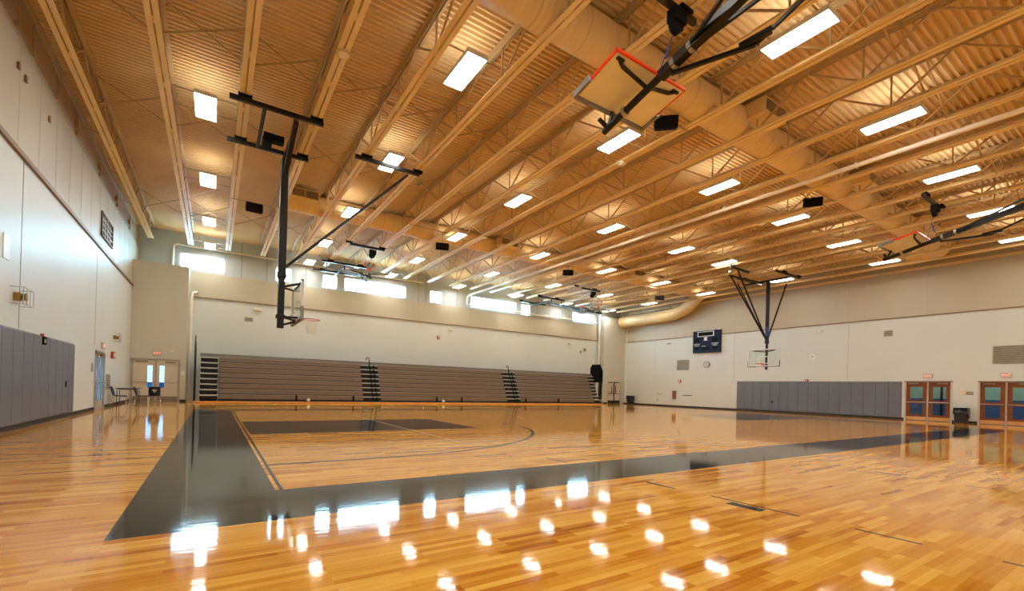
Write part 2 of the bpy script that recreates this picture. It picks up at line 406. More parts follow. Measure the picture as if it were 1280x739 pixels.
# baseboards
struct('baseboard_left', MB().box(XL, XL+.02, YF, DLY0, 0, .11).box(XL, XL+.02, DLY1, YJL, 0, .11), 'base')
struct('baseboard_right', MB().box(XR-.02, XR, YF, RD[1][0], 0, .11).box(XR-.02, XR, RD[1][1]+.0, RD[0][0], 0, .11).box(XR-.02, XR, RD[0][1], YJR, 0, .11), 'base')
struct('baseboard_back', MB().box(DJ[1]+.05, XJL+.01, YJL-.02, YJL, 0, .11).box(XJR, RJ[0], YJR-.02, YJR, 0, .11), 'base')
# outdoors beyond the left doors, lobby beyond the right doors
MB().box(DJ[0], DJ[1], YJL+.0, YW+.9, -.1, .02).build('threshold', 'kick', wb)
struct('wall_outside', MB().box(-5.5, 0, YW+.9, YW+1.0, -.1, .98), 'obin')  # added low blue wall outdoors, showing through the door glass
lob = struct('wall_lobby', MB().box(XR+3.6, XR+3.8, 1, 13, 1.25, 3).box(XR+.3, XR+3.8, 12.8, 13, 1.25, 3).box(XR+.3, XR+3.8, 1, 1.2, 1.25, 3).box(XR+.3, XR+3.8, 1, 13, 3, 3.15), 'teal')
MB().box(XR+3.58, XR+3.8, 1, 13, 0, 1.25).box(XR+.3, XR+3.8, 12.8, 13, 0, 1.25).box(XR+.3, XR+3.8, 1, 1.2, 0, 1.25).build('lower_band', 'lblue', lob)
MB().box(XR+.2, XR+3.8, 1, 13, -.1, 0).build('lobby_floor', 'tile', lob)
MB().box(XR+3.5, XR+3.58, 5.9, 6.0, 0, 2.3).box(XR+3.5, XR+3.58, 7.0, 7.1, 0, 2.3).box(XR+3.5, XR+3.58, 5.9, 7.1, 2.2, 2.3).box(XR+3.5, XR+3.58, 8.6, 8.7, 0, 2.3).build('lobby_frame', 'dispblk', lob)
MB().box(XR+1.5, XR+2.0, 3, 11, 2.94, 2.99).build('lobby_fill', 'lobbyfill', lob)  # unseen glowing panel, added to light the enclosed lobby

# ------------------------------------------------------------------ doors (structure)
def bar_handle(p, q, out, parent, mt='steel'):
    p = Vector(p); q = Vector(q); o = Vector(out)
    mb = MB().tube([p+o, q+o], .018, 8)
    for c in (p.lerp(q, .04), p.lerp(q, .96)): mb.bar(c, c+o*1.15, .05)
    return mb.build('push_bar', mt, parent)
def door_jog():
    x0, x1 = DJ; y = YJL
    d = thing('door_1', ((x0+x1)/2, y, 0), None, None, kind='structure')
    MB().box(x0-.03, x0+.05, y-.03, y+.1, 0, 2.18).box(x1-.05, x1+.03, y-.03, y+.1, 0, 2.18).box(x0-.03, x1+.03, y-.03, y+.1, 2.12, 2.2).build('frame', 'framegrey', d)
    xm = (x0+x1)/2
    MB().box(xm-.03, xm+.03, y-.02, y+.08, .01, 2.12).build('mullion', 'framegrey', d)
    for s, (a, b) in ((0, (x0+.045, xm-.025)), (1, (xm+.025, x1-.045))):
        g0, g1 = (b-.32, b-.12) if s == 0 else (a+.12, a+.32)
        lf = MB().box(a, g0, y+.02, y+.065, .004, 2.13).box(g1, b, y+.02, y+.065, .004, 2.13).box(g0, g1, y+.02, y+.065, .004, .72).box(g0, g1, y+.02, y+.065, 1.84, 2.13).build('door_leaf', 'doorbeige', d)
        MB().box(g0, g1, y+.04, y+.046, .72, 1.84).build('pane', 'frost', lf)
        MB().box(a+.02, b-.02, y+.008, y+.02, .03, .27).build('kick_plate', 'kick', lf)
        bar_handle((a+.05, y+.02, .98), (b-.03, y+.02, .98), (0, -.07, 0), lf)
        c = (a+.1, b-.3) if s == 0 else (a+.35, b-.1)
        MB().box(c[0], c[1], y-.04, y+.02, 2.0, 2.06).build('closer', 'kick', lf)
    # opening behind block
    return d
door_jog()
def door_left():
    y0, y1 = DLY0, DLY1; x = XL
    d = thing('door_2', (x, (y0+y1)/2, 0), None, None, kind='structure')
    MB().box(x-.12, x+.04, y0, y0+.06, 0, 2.1).box(x-.12, x+.04, y1-.06, y1, 0, 2.1).box(x-.12, x+.04, y0, y1, 2.04, 2.12).build('frame', 'steel', d)
    ym = (y0+y1)/2
    for s, (a, b) in ((0, (y0+.055, ym)), (1, (ym, y1-.055))):
        lf = MB().box(x-.05, x-.005, a, a+.09, 0, 2.05).box(x-.05, x-.005, b-.09, b, 0, 2.05).box(x-.05, x-.005, a+.09, b-.09, 0, .3).box(x-.05, x-.005, a+.09, b-.09, 1.92, 2.05).build('door_leaf', 'framegrey', d)
        MB().box(x-.03, x-.024, a+.09, b-.09, .3, 1.92).build('pane', 'frost', lf)
        bar_handle((x-.005, a+.04, 1.0), (x-.005, b-.04, 1.0), (.07, 0, 0), lf)
        MB().box(x-.005, x+.05, a+.1, b-.3, 1.95, 2.01).build('closer', 'trim', lf)
door_left()
def door_right(n, y0, y1):
    x = XR
    d = thing('door_%d' % n, (x, (y0+y1)/2, 0), None, None, kind='structure')
    MB().box(x-.03, x+.12, y0-.02, y0+.06, 0, 2.14).box(x-.03, x+.12, y1-.06, y1+.02, 0, 2.14).build('frame', 'framelt', d)
    MB().box(x-.035, x+.12, y0-.03, y1+.03, 2.14, 2.2).build('head_frame', 'trim', d)
    ym = (y0+y1)/2
    MB().box(x-.02, x+.08, ym-.035, ym+.035, 0, 2.14).build('mullion', 'framegrey', d)
    for s, (a, b) in ((0, (y0+.065, ym-.04)), (1, (ym+.04, y1-.065))):
        mb = MB(); X0, X1 = x+.01, x+.055
        w = .17
        mb.box(X0, X1, a, a+w, .02, 2.13).box(X0, X1, b-w, b, .02, 2.13).box(X0, X1, a+w, b-w, .02, .32).box(X0, X1, a+w, b-w, .95, 1.12).box(X0, X1, a+w, b-w, 1.88, 2.13)
        lf = mb.build('door_leaf', 'wood', d)
        MB().box(x+.03, x+.036, a+w, b-w, .32, .95).build('pane', 'glass', lf); MB().box(x+.03, x+.036, a+w, b-w, 1.12, 1.88).build('pane', 'glass', lf)
        MB().box(x-.002, x+.01, a+.01, b-.01, .03, .21).build('kick_plate', 'woodkick', lf)
        bar_handle((x+.01, a+.03, 1.02), (x+.01, b-.03, 1.02), (-.07, 0, 0), lf)
        c = (a+.35, b-.1) if s else (a+.1, b-.35)
        MB().box(x-.05, x+.01, c[0], c[1], 2.03, 2.09).build('closer', 'kick', lf)
door_right(3, *RD[0]); door_right(4, *RD[1])
def door_rj():
    x0, x1 = RJ; y = YJR
    d = thing('door_5', ((x0+x1)/2, y, 0), None, None, kind='structure')
    MB().box(x0-.02, x0+.05, y-.03, y+.1, 0, 2.1).box(x1-.05, x1+.02, y-.03, y+.1, 0, 2.1).box(x0-.02, x1+.02, y-.03, y+.1, 2.04, 2.12).build('frame', 'framelt', d)
    xm = (x0+x1)/2
    MB().box(xm-.04, xm+.04, y-.03, y+.08, .01, 2.04).build('mullion', 'gap', d)
    for s, (a, b) in ((0, (x0+.055, xm-.045)), (1, (xm+.045, x1-.055))):
        g0, g1 = (b-.28, b-.14) if s == 0 else (a+.14, a+.28)
        lf = MB().box(a, g0, y+.02, y+.065, .02, 2.03).box(g1, b, y+.02, y+.065, .02, 2.03).box(g0, g1, y+.02, y+.065, .02, .95).box(g0, g1, y+.02, y+.065, 1.7, 2.03).build('door_leaf', 'doorbeige', d)
        MB().box(g0, g1, y+.04, y+.046, .95, 1.7).build('pane', 'glass', lf)
        MB().box(a+.02, b-.02, y+.005, y+.02, .03, .3).build('kick_plate', 'gap', lf)
        bar_handle((a+.05, y+.02, .95), (b-.03, y+.02, .95), (0, -.07, 0), lf, 'gap')
        MB().box(a+.1, b-.2, y-.04, y+.02, 1.94, 2.01).build('closer', 'gap', lf)
    struct('trim_5', MB().box(x0-.02, x1+.02, y+.2, y+.22, 0, 2.1), 'gap')  # darkness beyond the door glass, painted as a near-black sheet
door_rj()

# ------------------------------------------------------------------ roof joists
Y0J, Y1J = YF+.1, 30.0
PANEL = 2.44
nodes = [9.27+PANEL*k for k in range(-6, 9)]
def joist_proto(x):
    j = thing('roof_joist', (x, 0, ZB), 'x', 'joist', 'steel roof joists')
    bc = MB()
    for s in (-1, 1):
        a, b = (.018, .125) if s > 0 else (-.125, -.018)
        bc.box(x+a, x+b, Y0J, Y1J-.15, ZB, ZB+.016)
        c = .018 if s > 0 else -.034
        bc.box(x+c, x+c+.016, Y0J, Y1J-.15, ZB+.016, ZB+.12)
    for n in nodes: bc.box(x-.018, x+.018, n-.12, n+.12, ZB+.02, ZB+.11)
    bc.build('bottom_chord', 'joist', j)
    t = MB(); zt = ZD-.003
    for s in (-1, 1):
        a, b = (.018, .115) if s > 0 else (-.115, -.018)
        t.box(x+a, x+b, YF+.05, YW-.02, zt-.014, zt)
        c = .018 if s > 0 else -.032
        t.box(x+c, x+c+.014, YF+.05, YW-.02, zt-.1, zt-.014)
    t.build('top_chord', 'web', j)
    h = ZD-ZB
    def inst(name, me, loc):
        o = bpy.data.objects.new(name, me); COL.objects.link(o); o.parent = j; o.location = loc
    def mk(name, mb):
        o = mb.build(name, 'web'); me = o.data; bpy.data.objects.remove(o); return me
    up = mk('web_diagonal', MB().bar((0, 0, .06), (0, PANEL/2, h-.05), .042, .042))
    dn = mk('web_diagonal', MB().bar((0, 0, .06), (0, -PANEL/2, h-.05), .042, .042))
    vt = mk('web_post', MB().bar((0, 0, .06), (0, 0, h-.03), .034))
    for n in nodes:
        if YF < n < 30.2:
            inst('web_post', vt, (0, n, 0))
            if n+PANEL/2 < YW: inst('web_diagonal', up, (0, n, 0))
            if n-PANEL/2 > YF: inst('web_diagonal', dn, (0, n, 0))
    return j
j0 = joist_proto(JX[0])
for k, x in enumerate(JX):
    lab = 'tan steel truss joist under the roof deck, %s counting from the left wall' % ORD[k]
    if k == 0: j0['label'] = lab
    else: dup(j0, (x, 0, ZB), lab)
# cross bracing between joists
BY = [3.7, 12.2, 16.4, 25.1]
x0, x1 = JX[0], JX[1]
cb = thing('cross_brace', (x0, 12.2, ZB), 'x', 'brace', 'cross braces between the roof joists')
MB().bar((x0+.03, 12.2, ZB+.07), (x1-.03, 12.2, ZD-.06), .035, .035).build('brace_rod', 'web', cb)
MB().bar((x0+.03, 12.24, ZD-.06), (x1-.03, 12.24, ZB+.07), .035, .035).build('brace_rod', 'web', cb)
for r_, y in enumerate(BY):
    for k in range(len(JX)-1):
        lab = 'crossed tan rods between joists %s and %s from left wall, %s row from bleacher wall' % (ORD[k], ORD[k+1], ORD[len(BY)-1-r_])
        if y == 12.2 and k == 0: cb['label'] = lab
        else: dup(cb, (JX[k], y, ZB), lab)

# ------------------------------------------------------------------ light fixtures
def fixture(x, y, z=8.5):
    o = thing('high_bay_light', (x, y, z), 'x', 'ceiling light', 'high bay lights under the roof')
    MB().box(x-.235, x+.235, y-.63, y+.63, z+.03, z+.04).build('lens', 'lamp', o)
    MB().box(x-.25, x+.25, y-.65, y+.65, z+.04, z+.1).box(x-.25, x-.238, y-.65, y+.65, z, z+.04).box(x+.238, x+.25, y-.65, y+.65, z, z+.04).box(x-.25, x+.25, y-.65, y-.635, z, z+.04).box(x-.25, x+.25, y+.635, y+.65, z, z+.04).build('housing', 'white', o)
    MB().box(x-.19, x+.19, y-.58, y+.58, z+.1, z+.115).build('top_slot', 'lampup', o)
    for s in (-.45, .45): MB().box(x-.72, x+.72, y+s-.015, y+s+.015, z+.101, z+.12).build('mounting_strut', 'conduit', o)
    return o
fx0 = None; LYr = LY[::-1]
for a, x in enumerate(LX):
    for b, y in enumerate(LYr):
        lab = 'glowing rectangular ceiling light, %s row from the bleacher wall, %s from the left' % (ORD[b], ORD[a])
        if fx0 is None: fx0 = fixture(x, y); fx0['label'] = lab
        else: 
            xx, yy = x, y
            if a == 5 and b == 3: xx = 23.7
            dup(fx0, (xx, yy, 8.5), lab)

# ------------------------------------------------------------------ ducts
def duct(name, pts, r, label, seam_every=1.2, radii=None):
    o = thing(name, pts[0], label, 'duct')
    MB().tube(pts, r, 28, radii=radii).build('duct_pipe', 'duct', o)
    # raised seams
    P = [Vector(p) for p in pts]; acc = 0; mb = MB()
    nxt = seam_every/2
    for i in range(len(P)-1):
        L_ = (P[i+1]-P[i]).length; d = (P[i+1]-P[i])/L_
        while nxt < acc+L_:
            c = P[i]+d*(nxt-acc); rr = (radii[i]+(radii[i+1]-radii[i])*(nxt-acc)/L_ if radii else r)+.008; MB().tube([c-d*.012, c+d*.012], rr, 28, cap=False).build('duct_seam', 'duct_seam', o); nxt += seam_every
        acc += L_
    return o
def arc(c, r, a0, a1, e1, e2, n=8):
    return [Vector(c)+r*(math.cos(a0+(a1-a0)*i/n)*Vector(e1)+math.sin(a0+(a1-a0)*i/n)*Vector(e2)) for i in range(n+1)]
D1 = [(-1.5, 7.42, 8.87), (30.2, 7.42, 8.87)]+[tuple(p) for p in arc((30.2, 8.32, 8.87), .9, -math.pi/2, 0, (1,0,0), (0,1,0))[1:]]+[(31.19, 8.8, 8.87)]
d1 = duct('air_duct', D1, .45, 'large round tan air duct crossing the ceiling nearest the camera')
D2 = [(2.2, 21.3, 8.88), (30.9, 21.3, 8.88)]+[tuple(p) for p in arc((30.9, 22.0, 8.88), .75, -math.pi/2, -.25, (1,0,0), (0,1,0), 5)[1:]]
D2 += [(32.0, 22.5, 8.6), (32.2, 23.1, 8.3), (32.25, 23.8, 8.0), (32.25, 24.6, 7.8), (32.25, 25.6, 7.72), (32.25, 30.45, 7.72)]
d2 = duct('air_duct', D2, .43, 'large round tan air duct along the bleacher side turning down right wall', 1.2, [.43]*(len(D2)-6)+[.47, .5, .5, .5, .5, .5])
# diffuser boxes on the ducts
def diffuser(o_, x, y, z, w, dirn):
    y1 = y+dirn*.62
    o = MB().box(x-w/2, x+w/2, min(y, y1), max(y, y1), z-.2, z+.2, .01).build('diffuser_box', 'duct', o_)
    yf = y1+dirn*.004
    mb = MB()
    for s in (-1, 1):
        c = x+s*w*.235
        mb.box(c-w*.215, c+w*.215, min(y1, yf), max(y1, yf), z-.15, z+.15)
    mb.build('grille', 'grille', o)
    mb = MB()
    for i in range(5): mb.box(x-w*.45, x+w*.45, min(y1, y1+dirn*.02), max(y1, y1+dirn*.02), z-.13+i*.06, z-.115+i*.06)
    mb.build('louvres', 'web', o)
for x in (2.5, 12.6, 19.4, 26.1): diffuser(d1, x, 7.1, 8.95, 1.1, -1)
for x in (2.95, 13.0, 23.2): diffuser(d2, x, 21.0, 8.95, 1.1, -1)

# ------------------------------------------------------------------ pipes
def pipe(name, pts, r, mt, label, hang=None, joints=0):
    o = thing(name, pts[0], label, 'pipe')
    MB().tube(pts, r, 12).build('pipe_run', mt, o)
    if hang:
        for p in hang:
            MB().tube([p, (p[0], p[1], ZD+.02)], .008, 6).bar((p[0], p[1]-.02, p[2]), (p[0], p[1]+.02, p[2]), 2.4*r, 2.4*r).build('hanger', mt, o)
    return o
pipe('ceiling_pipe', [(16.2, YF+.1, 8.25), (16.2, 30.6, 8.25), (16.1, 30.85, 8.2), (16.0, 30.95, 8.05), (16.0, 31.0, 7.62), (16.1, 31.05, 7.5), (16.4, 31.1, 7.45), (29.7, 31.1, 7.45)], .07, 'pipec',
     'long straight cream pipe slung below the joists across the gym', [(16.2, y, 8.25) for y in (2.3, 5.9, 10.2, 14.9, 19.6, 25)])
pipe('drain_pipe', [(-2.05, 31.19, 7.12), (-2.05, 31.19, 8.45), (-2.0, 31.19, 8.58), (-1.87, 31.19, 8.64), (12.5, 31.19, 8.64)], .06, 'pipew', 'white pipe bent over the clerestory window above the left doors')
pipe('wall_pipe', [(29.92, 31.0, 8.9), (29.92, 31.0, 2.9)], .08, 'pipew', 'white vertical pipe in right corner beside the bleachers')
pipe('corner_pipe', [(XJL+.12, 30.2, .1), (XJL+.12, 30.2, 5.6), (XJL+.16, 30.3, 5.9), (XJL+.3, 30.9, 6.05), (XJL+.35, 31.2, 6.05)], .07, 'pipew', 'white downpipe between left corner block and the bleachers')
pipe('wall_conduit', [(XR-.05, 30.3, .1), (XR-.05, 30.3, 7.2)], .05, 'pipew', 'cream vertical conduit in the far right corner beside the trash can')
# conduit along top of left wall
cn = thing('left_conduit', (XL+.1, 5, 8.7), 'thin tan conduit running along the brown strip above left wall', 'pipe')
MB().tube([(XL+.08, YF+.2, 8.9), (XL+.08, 14.0, 8.9), (XL+.08, 14.3, 8.75), (XL+.08, 15.8, 8.75), (XL+.08, 16.0, 8.6)], .022, 8).build('pipe_run', 'conduit', cn)
MB().tube([(XL+.08, 16.1, 8.78), (XL+.08, YJL, 8.78)], .018, 8).build('pipe_run', 'conduit', cn)
for y in (13.2, 14.1, 16.0, 18.0, 21.2, 24.5, 27.8):
    MB().tube([(XL+.06, y, 8.2), (XL+.06, y, 8.82)], .018, 6).box(XL, XL+.09, y-.06, y+.06, 8.17, 8.27).build('drop', 'conduit', cn)
for k_, y in enumerate((18.0, 21.2, 24.5, 27.8)):
    b = MB().tube([(XL+.02, y+.2, 8.55), (JX[0]-.1, y+.2, 8.44)], .015, 6).box(XL-.05, XL+.06, y+.12, y+.28, 8.45, 8.65).build('wall_tie', 'conduit')
    tag(b, 'tan tie rod from the left wall top to the nearest joist, %s from camera' % ORD[k_], 'tie rod', 'tie rods along the left wall')

# ------------------------------------------------------------------ speakers, domes
def speaker(x, y, z, tilt, rz, label):
    o = thing('ceiling_speaker', (x, y, z), label, 'loudspeaker', 'black loudspeakers hung under the roof')
    mb = MB().box(-.3, .3, -.13, .13, -.16, .16, .03); mt = Matrix.Translation((x, y, z)) @ Matrix.Rotation(rz, 4, 'Z') @ Matrix.Rotation(tilt, 4, 'X')
    mb.xf(mt).build('cabinet', 'blackm', o)
    MB().box(-.28, .28, -.145, -.125, -.14, .14).xf(mt).build('front_grille', 'dispblk', o)
    js_ = sorted(sorted(JX, key=lambda v: abs(v-x))[:2])
    MB().box(js_[0]-.1, js_[1]+.1, y-.02, y+.02, ZB-.03, ZB-.001).build('mounting_strut', 'web', o)
    MB().tube([(x, y, z+.1), (x, y, ZB-.02)], .012, 6).build('hanging_rod', 'black', o)
speaker(1.19, 21.2, 8.2, -.2, .05, 'black loudspeaker hung near the left hoop mast, far from camera')
speaker(8.75, 19.6, 7.7, .2, -.35, 'black loudspeaker hung above the middle of the bleachers')
speaker(17.06, 20.4, 7.99, .2, -.6, 'black loudspeaker in front of folded far right hoop')
speaker(25.8, 20.9, 7.75, .2, -.8, 'black loudspeaker nearest to the scoreboard corner duct')
speaker(18.2, 7.97, 8.3, .3, -1.0, 'black loudspeaker under the big duct right of the centre')
speaker(9.82, 7.9, 8.3, .3, -.75, 'black loudspeaker beside the folded near hoop board')
DOM = [(2.18, 10.4, 'round cream detector on a joist near the left hoop mast'), (10.6, 10.2, 'round cream detector below the folded near hoop'), (10.65, 19.0, 'small cream round detector near the middle loudspeaker'), (19.05, 10.3, 'round cream detector right of the ceiling pipe')]
for x, y, l in DOM:
    z = ZB-.005
    o = thing('ceiling_detector', (x, y, z), l, 'detector', 'round detectors under the joists')
    MB().cyl((x, y, z-.05), .15, .05, 24).build('plate', 'cream', o)
    MB().tube([(x, y, z-.05), (x, y, z-.08)], .1, 20, radii=[.11, .08]).build('dome', 'boardw', o)

# ------------------------------------------------------------------ basketball hoops
def rim_and_net(cx, cy_, cz, parent, mtx=None, net=True, facing=(1, 0)):
    fx, fy = facing
    ring = [(cx+.23*math.cos(a), cy_+.23*math.sin(a), cz) for a in [2*math.pi*i/24 for i in range(25)]]
    rm = MB().tube(ring, .011, 8, cap=False)
    bx, by = cx-fx*.23, cy_-fy*.23
    rm.bar((bx-fx*.15, by-fy*.15, cz-.02), (bx+fx*.02, by+fy*.02, cz-.01), .14, .05)
    rm.bar((bx-fx*.15, by-fy*.15, cz-.11), (bx-fx*.15, by-fy*.15, cz+.03), .16, .02)
    rm.bar((bx-fx*.14, by-fy*.14, cz-.1), (bx, by, cz-.03), .06, .02)
    if mtx: rm.xf(mtx)
    r = rm.build('rim', 'orange', parent)
    if net:
        nb = MB(); N_ = 12; lv = [(0, .225), (.11, .19), (.22, .155), (.33, .135), (.43, .125)]
        for k in range(N_):
            for i in range(len(lv)-1):
                for s in (-1, 1):
                    a0 = 2*math.pi*(k+.5*(i % 2))/N_; a1 = a0+s*math.pi/N_
                    p = (cx+lv[i][1]*math.cos(a0), cy_+lv[i][1]*math.sin(a0), cz-lv[i][0]); q = (cx+lv[i+1][1]*math.cos(a1), cy_+lv[i+1][1]*math.sin(a1), cz-lv[i+1][0])
                    nb.bar(p, q, .005)
        if mtx: nb.xf(mtx)
        nb.build('net', 'net', r)
def beam_clamp(mb, x, y, z):
    mb.items.append(MB().box(x-.15, x+.15, y-.08, y+.08, ZB-.07, ZB-.001).box(x-.155, x-.13, y-.06, y+.06, ZB-.06, ZB+.03).box(x+.13, x+.155, y-.06, y+.06, ZB-.06, ZB+.03))
def glassboard(x, yc, z0, z1, sgn, parent, w=.915):
    # frame border, glass, target square, pad; sgn = direction the board faces
    t = .035; g = MB().box(x-.008, x+.008, yc-w+.05, yc+w-.05, z0+.05, z1-.05).build('backboard_glass', 'bglass', parent)
    fb = MB()
    for a, b in ((yc-w, yc-w+.05), (yc+w-.05, yc+w)): fb.box(x-t, x+t, a, b, z0, z1)
    for a, b in ((z0, z0+.05), (z1-.05, z1)): fb.box(x-t, x+t, yc-w, yc+w, a, b)
    fb.build('backboard_frame', 'white', parent)
    xs_ = x+sgn*.011; sq = MB()
    a, b, c, d = yc-.305, yc+.305, z0+.14, z0+.60
    X0, X1 = min(xs_, xs_+sgn*.002), max(xs_, xs_+sgn*.002)
    sq.box(X0, X1, a, a+.05, c, d).box(X0, X1, b-.05, b, c, d).box(X0, X1, a, b, c, c+.05).box(X0, X1, a, b, d-.05, d).build('target_square', 'white', parent)
    pd = MB()
    pd.box(x-.045, x+.045, yc-w-.03, yc+w+.03, z0-.05, z0, .012)
    for s in (-1, 1):
        ya, yb = sorted((yc+s*w, yc+s*(w+.04))); pd.box(x-.045, x+.045, ya, yb, z0-.05, z0+.34, .012)
    pd.build('edge_pad', 'pad_grey', parent)
def hoop_left():
    YC = 14.6; xm = 1.55
    o = thing('basketball_hoop', (xm, YC, 2.7), 'lowered glass basketball hoop on black mast hanging at the left court end', 'basketball hoop')
    bars = Multi()
    for y in (13.4, 15.8):
        bars.bar((.14, y, 8.28), (2.34, y, 8.28), .09, .11)
    bars.build('top_beam', 'black', o)
    c = Multi()
    for y in (13.4, 15.8):
        for x in (JX[2], JX[3]): beam_clamp(c, x, y, 8.24)
    c.build('beam_clamp', 'blackm', o)
    Multi().bar((.92, 13.4, 8.25), (.92, 15.8, 8.25), .09).bar((1.67, 13.4, 8.1), (1.67, 15.8, 8.1), .11).build('cross_tube', 'black', o)
    w_ = MB().cyl((.98, 14.45, 8.03), .11, .22, 16, 'x').box(1.05, 1.5, 14.42, 14.68, 7.95, 8.14, .02).box(.95, 1.2, 14.35, 14.8, 7.85, 8.0, .02)
    w_.build('winch_motor', 'blackm', o)
    MB().box(xm-.1, xm+.1, YC-.1, YC+.1, 4.2, 7.6, .015).bar((1.67, 13.45, 8.2), (xm, YC-.03, 7.1), .12).bar((1.67, 15.75, 8.2), (xm, YC+.03, 7.1), .12).build('mast', 'black', o)
    MB().box(xm-.085, xm+.085, YC-.085, YC+.085, 2.72, 4.2, .01).box(xm-.12, xm+.12, YC-.12, YC+.12, 4.15, 4.35, .02).box(xm-.12, xm+.12, YC-.12, YC+.12, 3.0, 3.1, .01).build('lower_mast', 'black', o)
    xb = 1.98
    br = Multi()
    for s in (-1, 1):
        br.bar((xm, YC, 3.9), (xb-.02, YC+s*.6, 3.95), .035, .05).bar((xm, YC, 3.05), (xb-.02, YC+s*.35, 3.02), .035, .05)
    br.bar((xb-.03, YC-.62, 3.95), (xb-.03, YC+.62, 3.95), .03).bar((xm, YC, 2.8), (xb-.02, YC, 2.95), .06)
    br.build('board_bracket', 'black', o)
    glassboard(xb, YC, 2.95, 4.03, 1, o)
    rim_and_net(xb+.4, YC, 3.05, o)
    MB().bar((1.65, YC, 4.5), (5.2, YC, 8.15), .075).build('back_brace', 'black', o)
    MB().bar((3.5, YC, 8.28), (5.6, YC, 8.28), .09, .11).build('brace_beam', 'black', o)
    c = Multi()
    for x in (JX[4], JX[5]): beam_clamp(c, x, YC, 8.24)
    c.build('beam_clamp', 'blackm', o)
    MB().cyl((5.62, YC-.04, 8.03), .1, .08, 18, 'y').build('pulley', 'chrome', o)
hoop_left()
def hoop_right():
    YC = 14.6; xm = 27.95; xb = 27.6
    o = thing('basketball_hoop', (xm, YC, 2.7), 'lowered glass basketball hoop with splayed braces in front of right wall', 'basketball hoop')
    t = Multi()
    for y in (13.45, 15.75): t.bar((26.6, y, 8.28), (29.3, y, 8.28), .09, .11)
    t.bar((23.9, 14.6, 8.28), (25.8, 14.6, 8.28), .09, .11).bar((27.7, 13.3, 8.05), (27.7, 15.9, 8.05), .1).bar((25.0, 15.3, 8.1), (27.8, 14.9, 8.0), .09)
    t.build('top_beam', 'black', o)
    c = Multi()
    for y in (13.45, 15.75):
        for x in (JX[18], JX[19]): beam_clamp(c, x, y, 8.2)
    beam_clamp(c, JX[16], 14.6, 8.2); c.build('beam_clamp', 'blackm', o)
    MB().box(xm-.08, xm+.08, YC-.08, YC+.08, 4.4, 8.1, .012).build('mast', 'black', o)
    MB().box(xm-.055, xm+.055, YC-.055, YC+.055, 2.72, 4.4, .01).box(xm-.09, xm+.09, YC-.09, YC+.09, 4.3, 4.5, .01).build('lower_mast', 'black', o)
    MB().box(xm-.086, xm+.086, YC-.086, YC+.086, 4.75, 5.3, .012).build('mast_sleeve', 'blueshr', o, label='blue painted section of the mast')
    for p in ((24.2, 14.9, 8.15), (24.5, 14.5, 8.15), (27.2, 16.1, 8.1), (29.5, 14.3, 8.1)):
        MB().bar((xm, YC, 4.45), p, .065).build('mast_brace', 'black', o)
    MB().cyl((23.95, 14.55, 7.97), .11, .1, 18, 'y').build('pulley', 'chrome', o)
    br = Multi()
    for s in (-1, 1): br.bar((xm, YC, 3.8), (xb+.02, YC+s*.6, 3.85), .035, .05)
    br.bar((xb+.04, YC-.7, 3.87), (xb+.04, YC+.7, 3.87), .03).bar((xm, YC, 2.85), (xb+.02, YC, 2.95), .06)
    br.build('board_bracket', 'black', o)
    glassboard(xb, YC, 2.92, 3.95, -1, o)
    rim_and_net(xb-.4, YC, 3.05, o, facing=(-1, 0))
hoop_right()
